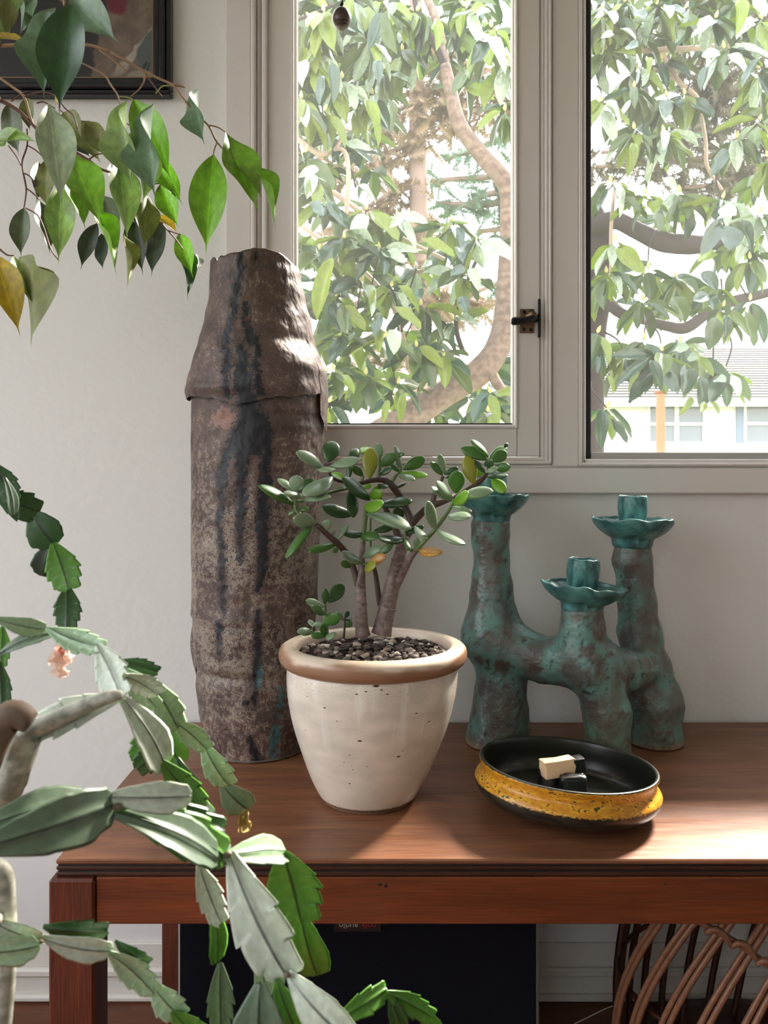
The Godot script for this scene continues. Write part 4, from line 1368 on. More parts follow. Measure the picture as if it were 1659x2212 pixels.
	J(394, 1242, 362, 1192, 28, 2, 0.0, 1.145)
	J(386, 1230, 448, 1224, 34, 2, 0.01, 1.14)
	J(578, 1202, 532, 1146, 36, 2, 0.0, 1.157)
	J(585, 1186, 612, 1144, 32, 0, 0.0, 1.157)
	J(588, 1202, 630, 1190, 18, 0, 0.0, 1.157)
	J(588, 1238, 632, 1214, 40, 1, 0.0, 1.157)

# ------------------------------------------------------------------ weeping fig, its trunk beyond the frame

var fig: Node3D
var fig_meshes := []
var fig_mats := []

func L(x0: float, y0: float, x1: float, y1: float, w: float, tone: int, d := 1.02, kind := 0, flip := 1.0) -> void:
	# a fig leaf; columns and rows in the close-up whose scale is 2.514
	var a := P(x0 / 2.514, y0 / 2.514, d + 0.015)
	var b := P(x1 / 2.514, y1 / 2.514, d - 0.015)
	leaf_at(fig, "leaf", fig_meshes[kind], fig_mats[tone], a, b, w * 1.14 / 2.514 * d / FOC, 0.36, flip)

func fig_branch(pts: Array, d: float, m: Material) -> void:
	var out := []
	for p in pts:
		out.append([p[0] / 2.514, p[1] / 2.514, p[2] / 2.514, p[3] if p.size() > 3 else d])
	part(fig, "branch", px_tube(out, d, 7, 4), m)

func build_fig() -> void:
	var base := Vector3(-1.15, 0.0, -0.95)
	fig = thing("weeping_fig", "weeping fig whose thin branches of long pointed green leaves hang before the picture", "potted plant", base)
	# pot and trunk stand outside the frame
	var clay := mat(col(160, 96, 70), 0.8)
	part(fig, "pot", lathe([Vector2(0, 0.0), Vector2(0.12, 0.0), Vector2(0.125, 0.02), Vector2(0.16, 0.27), Vector2(0.17, 0.275), Vector2(0.17, 0.31), Vector2(0.155, 0.31), Vector2(0.148, 0.26), Vector2(0, 0.26)], base, 40), clay)
	var bark := mat(col(112, 88, 74), 0.7)
	var red := mat(col(96, 58, 50), 0.55)
	var tan := mat(col(150, 118, 92), 0.6)
	var hub := Vector3(-0.98, 1.42, -0.95)
	part(fig, "trunk", tube([[base + Vector3(0, 0.25, 0), 0.022], [base + Vector3(0.02, 0.7, 0.01), 0.018], [base + Vector3(0.08, 1.15, 0), 0.014], [hub, 0.011], [hub + Vector3(0.05, 0.35, 0), 0.008]], 10, 5), bark)
	part(fig, "branch", tube([[hub, 0.008], [P(-160, 70, 0.98), 0.006], [P(0, 98, 1.0), 0.0045]], 8, 5), bark)
	part(fig, "branch", tube([[hub, 0.008], [P(-160, 190, 1.02), 0.006], [P(0, 217, 1.05), 0.0045]], 8, 5), bark)
	part(fig, "branch", tube([[hub, 0.006], [P(-200, 420, 0.9), 0.004], [P(0, 540, 0.9), 0.0018]], 8, 5), bark)
	part(fig, "branch", tube([[hub + Vector3(0.05, 0.35, 0), 0.006], [P(-60, -120, 0.85), 0.004], [P(140, 4, 0.8), 0.002]], 8, 5), bark)
	fig_branch([[0, 248, 11], [80, 245, 10], [160, 240, 9], [320, 250, 8], [480, 245, 9], [600, 282, 9]], 1.0, tan)
	fig_branch([[600, 282, 8], [770, 380, 8], [860, 425, 7], [940, 465, 7], [1000, 540, 6], [1060, 620, 6], [1130, 680, 6], [1180, 775, 5], [1265, 860, 3.5]], 1.0, tan)
	fig_branch([[540, 270, 5], [620, 330, 5], [685, 385, 5]], 1.0, tan)
	fig_branch([[770, 385, 5], [785, 430, 5], [760, 480, 4], [710, 525, 3]], 1.0, tan)
	fig_branch([[790, 400, 4], [830, 460, 4], [880, 525, 3]], 1.01, red)
	fig_branch([[940, 465, 9], [965, 462, 9], [1005, 475, 4]], 1.0, tan)
	fig_branch([[930, 465, 3], [880, 470, 4], [845, 510, 3]], 1.0, fig_twig())
	fig_branch([[1130, 680, 4], [1180, 690, 4], [1225, 718, 3]], 1.0, tan)
	fig_branch([[1178, 775, 4], [1165, 810, 4], [1158, 840, 3]], 1.0, tan)
	fig_branch([[0, 545, 11], [60, 575, 10], [110, 610, 10], [180, 680, 9], [230, 725, 9], [370, 805, 8], [480, 870, 8], [540, 915, 8], [600, 935, 6]], 1.05, red)
	fig_branch([[0, 425, 7], [70, 475, 7], [130, 525, 7], [160, 620, 6], [180, 680, 6]], 1.05, tan)
	fig_branch([[130, 525, 5], [220, 500, 5], [300, 520, 4], [350, 585, 4], [400, 630, 4], [420, 700, 3]], 1.05, red)
	fig_branch([[60, 550, 4], [105, 520, 5], [140, 500, 4]], 1.05, red)
	fig_branch([[440, 340, 4], [510, 375, 5], [570, 410, 5], [600, 460, 5], [640, 520, 4], [655, 590, 3]], 1.02, tan)
	fig_branch([[690, 670, 3], [720, 700, 3], [745, 730, 3]], 1.04, red)
	fig_branch([[148, 700, 5], [148, 790, 5], [122, 870, 5], [125, 930, 5], [142, 1020, 5], [138, 1080, 4], [130, 1130, 3]], 1.08, red)
	fig_branch([[150, 790, 4], [200, 820, 4], [240, 860, 3]], 1.08, red)
	fig_branch([[45, 790, 4], [90, 850, 4], [115, 900, 3]], 1.08, red)
	fig_branch([[128, 940, 4], [165, 960, 4], [200, 1010, 3]], 1.08, red)
	fig_branch([[142, 1022, 4], [180, 1050, 4], [215, 1085, 3]], 1.08, red)
	fig_branch([[138, 1130, 4], [200, 1165, 4], [235, 1230, 4], [275, 1350, 4], [315, 1410, 3]], 1.09, red)
	fig_branch([[480, 870, 5], [520, 840, 4], [560, 835, 3]], 1.06, red)
	fig_branch([[548, 930, 6], [552, 990, 5], [556, 1060, 3]], 1.07, red)
	fig_branch([[370, 805, 4], [410, 850, 3], [470, 860, 3]], 1.06, red)
	fig_branch([[370, 990, 3], [420, 1040, 3], [520, 1110, 3], [528, 1210, 3]], 1.08, red)
	fig_branch([[795, 1050, 4], [835, 1130, 4], [850, 1180, 4], [910, 1250, 4], [955, 1300, 4], [995, 1355, 3]], 1.08, red)
	fig_branch([[910, 1250, 4], [950, 1265, 3], [985, 1275, 3]], 1.08, red)
	fig_branch([[830, 1000, 4], [870, 1000, 3], [850, 1040, 3]], 1.06, red)
	fig_branch([[640, 525, 3], [690, 528, 3], [720, 540, 3]], 1.03, fig_twig())
	fig_branch([[0, 1355, 6], [40, 1385, 5], [75, 1388, 3]], 0.9, red)
	fig_branch([[200, 560, 4], [240, 555, 4], [300, 590, 3]], 1.03, red)
	fig_branch([[320, 580, 3], [330, 600, 3], [345, 612, 3]], 1.05, red)
	fig_branch([[350, -40, 9, 0.80], [348, 0, 8, 0.78], [350, 32, 6, 0.76]], 0.78, tan)
	fig_meshes = [leaf_sheet(fig_profile, 0.08, 0.10, 0.03, 0.0), leaf_sheet(fig_profile, 0.18, 0.16, 0.08, 0.35), leaf_sheet(fig_profile, -0.06, 0.07, 0.05, -0.25), leaf_sheet(fig_profile, 0.2, 0.3, 0.14, 0.9)]
	var vein: Texture2D = mats.vein
	fig_mats = [
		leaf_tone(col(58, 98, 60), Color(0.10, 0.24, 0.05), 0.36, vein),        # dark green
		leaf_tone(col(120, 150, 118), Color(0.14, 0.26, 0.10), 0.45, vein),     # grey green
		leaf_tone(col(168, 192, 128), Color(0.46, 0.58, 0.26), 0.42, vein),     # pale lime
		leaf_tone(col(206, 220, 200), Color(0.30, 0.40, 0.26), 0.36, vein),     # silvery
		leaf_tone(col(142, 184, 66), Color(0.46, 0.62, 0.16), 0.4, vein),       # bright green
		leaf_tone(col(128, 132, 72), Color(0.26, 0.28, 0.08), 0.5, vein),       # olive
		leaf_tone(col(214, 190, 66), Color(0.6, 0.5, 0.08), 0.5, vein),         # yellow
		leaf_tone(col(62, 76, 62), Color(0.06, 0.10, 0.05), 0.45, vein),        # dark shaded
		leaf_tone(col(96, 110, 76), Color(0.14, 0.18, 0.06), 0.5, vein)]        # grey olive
	L(385, 20, 300, 600, 240, 0, 0.74, 0)
	L(305, 40, 150, 492, 140, 1, 0.76, 1)
	L(375, -10, 657, 258, 150, 1, 0.78, 2)
	L(30, -20, 38, 195, 74, 5, 0.95, 0)
	L(175, -20, 185, 115, 82, 1, 0.9, 2)
	L(0, 100, 5, 230, 40, 2, 0.95, 0)
	L(60, -60, 100, 60, 60, 2, 0.9, 0)
	L(100, -30, 150, 170, 36, 1, 0.92, 1)
	L(-40, 210, 162, 205, 32, 6, 0.93, 0)
	L(270, 330, 342, 565, 40, 6, 0.95, 1)
	L(262, 562, 342, 1105, 150, 3, 0.98, 0)
	L(330, 1005, 318, 1425, 128, 2, 1.04, 0)
	L(130, 1128, 102, 1392, 106, 8, 1.1, 0)
	L(45, 560, 116, 865, 130, 8, 1.06, 2)
	L(-60, 765, 208, 745, 84, 2, 0.97, 0)
	L(-20, 800, 110, 700, 60, 2, 0.98, 2)
	L(150, 530, 152, 705, 78, 5, 1.08, 0)
	L(210, 880, 206, 1095, 62, 7, 1.1, 0)
	L(250, 866, 262, 1150, 116, 5, 1.09, 2)
	L(215, 1090, 282, 1375, 74, 8, 1.1, 0)
	L(345, 608, 440, 745, 112, 5, 1.07, 0)
	L(400, 640, 552, 905, 106, 5, 1.08, 2)
	L(468, 660, 606, 868, 104, 5, 1.07, 0)
	L(430, 738, 478, 845, 104, 7, 1.09, 0)
	L(378, 812, 545, 1255, 118, 4, 1.0, 2)
	L(372, 935, 476, 1235, 82, 4, 1.05, 0)
	L(480, 1040, 548, 1215, 60, 4, 1.06, 0)
	L(498, 1120, 672, 1455, 78, 4, 1.02, 1)
	L(556, 1060, 642, 1295, 112, 8, 1.1, 0)
	L(528, 1212, 428, 1458, 92, 7, 1.12, 0)
	L(552, 1268, 564, 1482, 82, 7, 1.12, 2)
	L(692, 545, 632, 1000, 112, 2, 0.98, 1)
	L(640, 860, 706, 1300, 118, 2, 0.99, 0)
	L(838, 560, 748, 1065, 100, 1, 0.97, 1)
	L(725, 538, 930, 968, 160, 4, 1.03, 0)
	L(735, 700, 718, 1010, 112, 2, 1.0, 2)
	L(822, 790, 785, 1095, 92, 2, 1.0, 0)
	L(838, 868, 974, 1085, 112, 4, 1.07, 1)
	L(870, 1000, 962, 1228, 112, 4, 1.07, 0)
	L(800, 1062, 772, 1360, 72, 5, 1.06, 2)
	L(725, 1160, 768, 1485, 116, 7, 1.12, 0)
	L(872, 1190, 826, 1520, 112, 7, 1.12, 2)
	L(688, 1160, 740, 1205, 36, 7, 1.13, 0)
	L(665, 1270, 735, 1550, 44, 5, 1.05, 1)
	L(848, 1170, 968, 1252, 50, 6, 1.08, 0)
	L(975, 1265, 1042, 1500, 92, 4, 1.1, 0)
	L(995, 1340, 1040, 1606, 76, 0, 1.11, 1)
	L(1072, 1385, 1080, 1455, 20, 7, 1.12, 0)
	L(1160, 836, 1108, 1378, 186, 4, 1.0, 0)
	L(1224, 714, 1386, 1168, 108, 4, 1.0, 2)
	L(1262, 858, 1440, 1060, 66, 4, 1.0, 0)
	L(1372, 885, 1545, 1205, 76, 4, 1.01, 1)
	L(1082, 475, 1044, 778, 48, 1, 0.99, 1)
	L(600, 890, 618, 1060, 34, 7, 1.09, 0)
	L(-40, 1370, 116, 1812, 134, 6, 0.88, 0)
	L(70, 1385, 192, 1700, 62, 2, 0.9, 2)
	L(100, 1398, 250, 1845, 46, 5, 0.89, 3)

func fig_twig() -> StandardMaterial3D:
	if not mats.has("green_twig"):
		mats.green_twig = mat(col(150, 160, 96), 0.5)
	return mats.green_twig

# ------------------------------------------------------------------ leaf cactus

var cactus: Node3D
var pads := []
var pad_mats := []

func pad_mesh(teeth: int, narrow: float, hook: float, amp: float, bend: float) -> ArrayMesh:
	# a flat jointed stem: thin wings with hooked teeth, a thick rib along the middle
	var st := begin()
	var rows := 40
	var across := [-1.0, -0.86, -0.5, -0.16, 0.0, 0.16, 0.5, 0.86, 1.0]
	var face := []
	for side in [1.0, -1.0]:
		var g := []
		for j in rows + 1:
			var t := float(j) / rows
			var env := lerpf(0.2, 1.0, sin(minf(t / narrow, 1.0) * PI / 2.0))
			env *= 1.0 - 0.28 * smoothstep(narrow, 0.95, t)
			if t > 0.94:
				env *= lerpf(1.0, 0.4, pow((t - 0.94) / 0.06, 0.7))
			var row := []
			for k in across.size():
				var s: float = across[k]
				var ph := fposmod(t * teeth + (0.5 if s > 0 else 0.0), 1.0)
				var tooth := amp * (ph if ph < 0.82 else (1.0 - ph) / 0.18 * 0.82) * smoothstep(0.12, 0.35, t)
				var w := env * (1.0 - amp * 0.6 + (tooth if absf(s) > 0.8 else tooth * 0.5))
				var y := t + (hook * tooth if absf(s) > 0.8 else 0.0)
				var th: float = 0.008 + 0.034 * exp(-pow(s / 0.13, 2)) + 0.006 * (1.0 - s * s)
				if absf(s) > 0.99:
					th = 0.0
				row.append(Vector3(s * w * 0.5, y, side * th + 0.05 * s * s * env + bend * (t - 0.5) * (t - 0.5)))
			g.append(row)
		face.append(g)
	for q in 2:
		for j in rows:
			for k in across.size() - 1:
				for c in ([[0, 0], [0, 1], [1, 1], [0, 0], [1, 1], [1, 0]] if q == 0 else [[0, 0], [1, 1], [0, 1], [0, 0], [1, 0], [1, 1]]):
					st.set_uv(Vector2((across[k + c[0]] + 1.0) * 0.5, float(j + c[1]) / rows))
					st.add_vertex(face[q][j + c[1]][k + c[0]])
	return done(st)

func S(x0: float, y0: float, x1: float, y1: float, w: float, tone: int, d0: float, d1 := 0.0, kind := -1, flip := 1.0) -> void:
	# one joint of the leaf cactus, in columns and rows of the frame
	if d1 == 0.0:
		d1 = d0
	var a := P(x0, y0, d0)
	var b := P(x1, y1, d1)
	var k := kind if kind >= 0 else rng.randi() % 3
	leaf_at(cactus, "stem_segment", pads[k], pad_mats[tone], a, b, w * 1.06 * (d0 + d1) * 0.5 / FOC, 0.42, flip)

func build_cactus() -> void:
	var base := Vector3(-0.50, 0.0, -0.42)
	cactus = thing("leaf_cactus", "leaf cactus with arching chains of flat toothed green segments, close to the table's front", "potted plant", base)
	# the pot and its stand stand outside the frame
	var clay := mat(col(150, 140, 128), 0.6)
	var stand := mat(col(110, 72, 48), 0.5)
	part(cactus, "stand", lathe([Vector2(0, 0.0), Vector2(0.11, 0.0), Vector2(0.11, 0.02), Vector2(0.03, 0.05), Vector2(0.022, 0.3), Vector2(0.03, 0.44), Vector2(0.11, 0.46), Vector2(0.11, 0.48), Vector2(0, 0.48)], base, 32), stand)
	part(cactus, "pot", lathe([Vector2(0, 0.48), Vector2(0.075, 0.48), Vector2(0.08, 0.49), Vector2(0.105, 0.62), Vector2(0.112, 0.63), Vector2(0.112, 0.65), Vector2(0.1, 0.65), Vector2(0.095, 0.62), Vector2(0, 0.62)], base, 40), clay)
	pads = [pad_mesh(4, 0.62, 0.30, 0.22, -0.3), pad_mesh(5, 0.55, 0.35, 0.26, 0.25), pad_mesh(3, 0.7, 0.15, 0.09, -0.35)]
	var pn := noise(131, 0.03, 3)
	var skin := tex(128, 256, func(x, y):
		var s: float = absf(x / 127.0 - 0.5) * 2.0
		var v: float = 0.92 + pn.get_noise_2d(x, y) * 0.09
		v -= 0.42 * smoothstep(0.10, 0.03, s)
		v += 0.10 * smoothstep(0.9, 1.0, s)
		return Color(v, v, v))
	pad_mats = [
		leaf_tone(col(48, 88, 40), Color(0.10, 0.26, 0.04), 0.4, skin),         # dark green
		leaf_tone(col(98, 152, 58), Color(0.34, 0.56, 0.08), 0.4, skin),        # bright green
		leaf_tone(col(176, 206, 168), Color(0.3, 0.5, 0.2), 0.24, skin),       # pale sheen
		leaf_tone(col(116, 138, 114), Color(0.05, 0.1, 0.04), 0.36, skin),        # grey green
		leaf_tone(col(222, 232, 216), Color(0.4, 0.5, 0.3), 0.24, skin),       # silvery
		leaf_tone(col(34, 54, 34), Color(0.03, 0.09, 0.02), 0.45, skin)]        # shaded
	var woody := mat(Color.WHITE, 0.55)
	woody.albedo_texture = tex(128, 128, func(x, y): return col(132, 132, 118).lerp(col(190, 188, 174), clampf(0.5 + pn.get_noise_2d(x * 2.0, y * 2.0) * 1.5, 0, 1)))
	woody.uv1_triplanar = true
	woody.uv1_scale = Vector3.ONE * 14.0
	# woody stems that carry the chains
	var root_at := base + Vector3(0, 0.62, 0)
	part(cactus, "woody_stem", tube([[root_at, 0.009], [P(-330, 1950, 0.44), 0.009], [P(-130, 1800, 0.46), 0.008], [P(-20, 1745, 0.46), 0.008], [P(30, 1660, 0.46), 0.009], [P(58, 1590, 0.46), 0.0085]], 10, 5), woody)
	part(cactus, "woody_stem", px_tube([[56, 1596, 22], [70, 1577, 20], [130, 1550, 19], [190, 1522, 17], [240, 1504, 14], [264, 1502, 9]], 0.46, 12, 5), woody, Transform3D(), "pale woody old stem")
	part(cactus, "woody_stem", px_tube([[-40, 1650, 40], [-10, 1580, 40], [30, 1545, 34], [66, 1560, 24]], 0.44, 12, 5), mat(col(112, 92, 78), 0.7), Transform3D(), "brown scarred stem")
	part(cactus, "woody_stem", tube([[root_at, 0.008], [P(-300, 2050, 0.47), 0.007], [P(-80, 1900, 0.47), 0.007], [P(0, 1880, 0.47), 0.0055], [P(14, 1960, 0.47), 0.0055], [P(16, 2080, 0.47), 0.005], [P(0, 2240, 0.47), 0.006]], 10, 5), woody)
	part(cactus, "woody_stem", tube([[root_at, 0.006], [P(-350, 1500, 0.52), 0.004], [P(-140, 1180, 0.6), 0.003], [P(-10, 1010, 0.66), 0.002]], 8, 5), woody)
	part(cactus, "woody_stem", tube([[root_at, 0.006], [P(-300, 1600, 0.5), 0.004], [P(-100, 1440, 0.52), 0.003], [P(-5, 1400, 0.53), 0.002]], 8, 5), woody)
	part(cactus, "woody_stem", tube([[root_at, 0.007], [P(-300, 1960, 0.42), 0.006], [P(-80, 1860, 0.42), 0.004], [P(-10, 1825, 0.42), 0.003]], 8, 5), woody)
	part(cactus, "woody_stem", tube([[root_at, 0.007], [P(-300, 2120, 0.45), 0.006], [P(-80, 2010, 0.46), 0.004], [P(0, 1985, 0.46), 0.003]], 8, 5), woody)
	# papery wings left on the old stems
	S(264, 1500, 62, 1582, 66, 4, 0.468, 0.465, 0)
	S(74, 1560, -10, 1744, 84, 4, 0.466, 0.466, 2)
	# the upper hanging chain
	S(-14, 1000, 34, 1082, 56, 0, 0.66)
	S(-8, 1072, 86, 1106, 66, 0, 0.66, 0.67)
	S(14, 1030, 32, 1112, 14, 3, 0.65)
	S(64, 1104, 116, 1178, 78, 0, 0.67)
	S(110, 1172, 92, 1246, 60, 5, 0.68)
	S(118, 1172, 152, 1272, 76, 1, 0.67)
	S(148, 1264, 147, 1356, 60, 0, 0.67)
	# the chain at the left edge
	S(8, 1352, 4, 1436, 40, 1, 0.62)
	S(2, 1428, 8, 1530, 44, 0, 0.62)
	# pale arching joints
	S(-12, 1338, 100, 1362, 42, 2, 0.50, 0.52)
	S(-10, 1412, 112, 1362, 30, 3, 0.53, 0.54)
	S(106, 1364, 222, 1408, 42, 2, 0.54, 0.52)
	S(216, 1396, 268, 1506, 78, 4, 0.52, 0.50)
	S(252, 1424, 338, 1448, 40, 0, 0.53, 0.55)
	S(266, 1450, 338, 1492, 62, 4, 0.50, 0.53)
	S(268, 1440, 330, 1520, 48, 2, 0.52, 0.55)
	# the chain that hangs before the vase
	S(322, 1464, 388, 1578, 52, 2, 0.55, 0.58)
	S(330, 1490, 364, 1570, 22, 1, 0.56, 0.58)
	S(376, 1552, 446, 1612, 52, 2, 0.58, 0.60)
	S(436, 1606, 494, 1700, 58, 2, 0.60, 0.61)
	S(478, 1696, 536, 1752, 66, 3, 0.61, 0.62)
	# green cluster behind
	S(352, 1552, 386, 1652, 66, 1, 0.62)
	S(340, 1552, 296, 1642, 58, 1, 0.63)
	S(352, 1612, 294, 1664, 52, 0, 0.62)
	# the chain down the middle
	S(272, 1508, 366, 1664, 48, 4, 0.50, 0.53)
	S(346, 1640, 440, 1760, 58, 1, 0.53, 0.55)
	S(380, 1640, 432, 1752, 56, 0, 0.56)
	S(428, 1716, 468, 1808, 44, 2, 0.55, 0.54)
	S(446, 1764, 496, 1840, 40, 4, 0.54, 0.52)
	# the broad dark joints at the left
	S(-60, 1840, 258, 1738, 112, 3, 0.40, 0.45, 2)
	S(-60, 1790, 200, 1722, 60, 3, 0.41, 0.45, 2)
	S(224, 1722, 414, 1722, 66, 4, 0.45, 0.46, 2)
	S(258, 1744, 494, 1848, 64, 1, 0.45, 0.48, 0)
	S(264, 1736, 470, 1800, 62, 0, 0.46, 0.49, 1)
	S(258, 1750, 480, 1850, 42, 3, 0.448, 0.472, 2)
	# from the joint at the table's edge
	S(488, 1846, 628, 1836, 30, 2, 0.48, 0.52, 2)
	S(612, 1832, 652, 1982, 118, 1, 0.52, 0.53, 1)
	S(646, 1972, 686, 2116, 78, 1, 0.53, 0.54, 2)
	S(636, 1976, 650, 2100, 46, 0, 0.54, 0.55, 2)
	S(492, 1846, 618, 2116, 118, 4, 0.48, 0.46, 0)
	S(616, 2104, 760, 2260, 92, 4, 0.46, 0.44, 2)
	S(560, 2132, 560, 2290, 120, 3, 0.45, 0.45, 2)
	S(596, 2120, 650, 2250, 66, 1, 0.46, 0.46, 0)
	S(424, 1862, 472, 1988, 48, 4, 0.50, 0.51, 1)
	S(462, 1946, 472, 2084, 32, 1, 0.51, 0.51, 2)
	S(474, 2074, 476, 2230, 54, 3, 0.51, 0.51, 1)
	S(552, 1990, 574, 2180, 34, 2, 0.50, 0.49, 2)
	# the chain at the lower left
	S(-30, 1986, 88, 2034, 52, 4, 0.46, 0.47, 2)
	S(-60, 2060, 80, 2048, 66, 2, 0.46, 0.46, 2)
	S(86, 2030, 242, 2060, 58, 4, 0.47, 0.48, 2)
	S(92, 2006, 232, 2014, 56, 0, 0.475, 0.485, 0)
	S(238, 2050, 334, 2136, 66, 2, 0.48, 0.49, 1)
	S(248, 2036, 322, 2084, 40, 0, 0.485, 0.49, 0)
	S(326, 2126, 392, 2200, 68, 2, 0.49, 0.49, 0)
	S(374, 2180, 450, 2270, 70, 1, 0.49, 0.49, 1)
	# the chain at the bottom
	S(720, 2210, 838, 2136, 48, 1, 0.50, 0.52, 0)
	S(830, 2138, 930, 2192, 46, 1, 0.52, 0.53, 1)
	S(842, 2150, 872, 2230, 40, 0, 0.52, 0.52, 2)
	S(906, 2172, 950, 2240, 40, 1, 0.53, 0.53, 2)
	# dark joints where segments meet
	for q in [[262, 1503, 8, 0.49], [254, 1743, 9, 0.449], [492, 1846, 8, 0.479], [620, 2106, 7, 0.459], [88, 2034, 5, 0.468]]:
		part(cactus, "node", px_tube([[q[0] - q[2], q[1] + 2, q[2] * 0.6], [q[0], q[1], q[2]], [q[0] + q[2], q[1] + 2, q[2] * 0.6]], q[3], 10, 4), mat(col(112, 104, 84), 0.6))
	# withered flowers
	var petal := leaf_sheet(oval_profile, 0.3, 0.5, 0.35, 1.2, 12, 6)
	var pink := leaf_tone(col(244, 222, 212), Color(0.8, 0.72, 0.68), 0.6)
	var rust := leaf_tone(col(196, 132, 112), Color(0.5, 0.2, 0.15), 0.6)
	for q in [[144, 1384, 128, 1436, 36, 0], [140, 1400, 122, 1452, 32, 0], [146, 1392, 150, 1440, 30, 0], [134, 1430, 130, 1470, 30, 0], [136, 1440, 146, 1464, 24, 0], [142, 1380, 136, 1420, 18, 1]]:
		leaf_at(cactus, "withered_petal", petal, rust if q[5] == 1 else pink, P(q[0], q[1], 0.665), P(q[2], q[3], 0.66 + rng.randf() * 0.01), q[4] * 0.665 / FOC, 0.3)
	part(cactus, "flower_stalk", px_tube([[147, 1354, 3], [146, 1372, 3], [144, 1388, 4]], 0.668, 8, 3), rust)
	var dry := leaf_tone(col(170, 150, 96), Color(0.4, 0.3, 0.1), 0.6)
	for q in [[534, 1748, 518, 1784, 24], [532, 1752, 538, 1800, 20], [528, 1756, 526, 1802, 18]]:
		leaf_at(cactus, "withered_petal", petal, dry, P(q[0], q[1], 0.62), P(q[2], q[3], 0.618), q[4] * 0.62 / FOC, 0.3)

# ------------------------------------------------------------------ garden

var rho_meshes := []
var rho_mats := []

var garden_tree: Node3D

func big_leaf(x0: float, y0: float, x1: float, y1: float, w: float, tone: int) -> void:
	# one of the large leaves close to the panes
	var d := 2.15 + rng.randf_range(-0.05, 0.1)
	leaf_at(garden_tree, "leaf", rho_meshes[rng.randi() % 3], rho_mats[tone], P(x0, y0, d + 0.02), P(x1, y1, d - 0.02), w * d / FOC, 0.3)

func whorl(tree: Node3D, px: float, py: float, d: float, count: int, size: float, spread: float, limit: Array, axis := Vector3(0, 1, 0)) -> void:
	# leaves round the tip of a twig, spreading and drooping, with a bud at the centre
	var c := P(px, py, d)
	var phase := rng.randf() * TAU
	var ax := (axis + Vector3(rng.randf_range(-0.5, 0.5), rng.randf_range(-0.2, 0.3), rng.randf_range(-0.2, 0.6))).normalized()
	var e1 := ax.cross(Vector3(0.3, 0.1, 1.0)).normalized()
	var e2 := ax.cross(e1)
	for i in count:
		var a := phase + TAU * (i * 0.382 + rng.randf_range(-0.03, 0.03))
		var out := e1 * cos(a) + e2 * sin(a)
		var droop := rng.randf_range(spread - 0.35, spread + 0.45)
		var dir := (out * cos(droop) - Vector3(0, 1, 0) * sin(droop) + ax * 0.15).normalized()
		var len := size * rng.randf_range(0.75, 1.15)
		var face := ax.lerp(Vector3(0, 0.6, 0.8), 0.3)
		var from := c + dir * 0.012 + ax * rng.randf_range(-0.015, 0.01)
		if from.z + dir.z * len > -1.72:
			dir.z = -absf(dir.z)
		var t := aim(from, from + dir * len, len * rng.randf_range(0.30, 0.41), rng.randf_range(-0.5, 0.5), face)
		var tone := rng.randi() % 10
		tone = 0 if tone < 3 else 1 if tone < 5 else 2 if tone < 8 else 3
		if limit[0] > 0:
			limit[0] -= 1
			part(tree, "leaf", rho_meshes[rng.randi() % 3], rho_mats[tone], t)
		else:
			limit[1].append(t)
	part(tree, "bud", rho_meshes[3], rho_mats[4], aim(c, c + ax * 0.024, 0.011, 0.0))

func twig(tree: Node3D, a: Array, b: Array, r: float, m: Material, sag := 0.02) -> void:
	var pa := P(a[0], a[1], a[2])
	var pb := P(b[0], b[1], b[2])
	part(tree, "twig", tube([[pa, r * 1.5], [pa.lerp(pb, 0.5) + Vector3(rng.randf_range(-0.02, 0.02), -sag, 0), r * 1.1], [pb, r]], 6, 4), m)

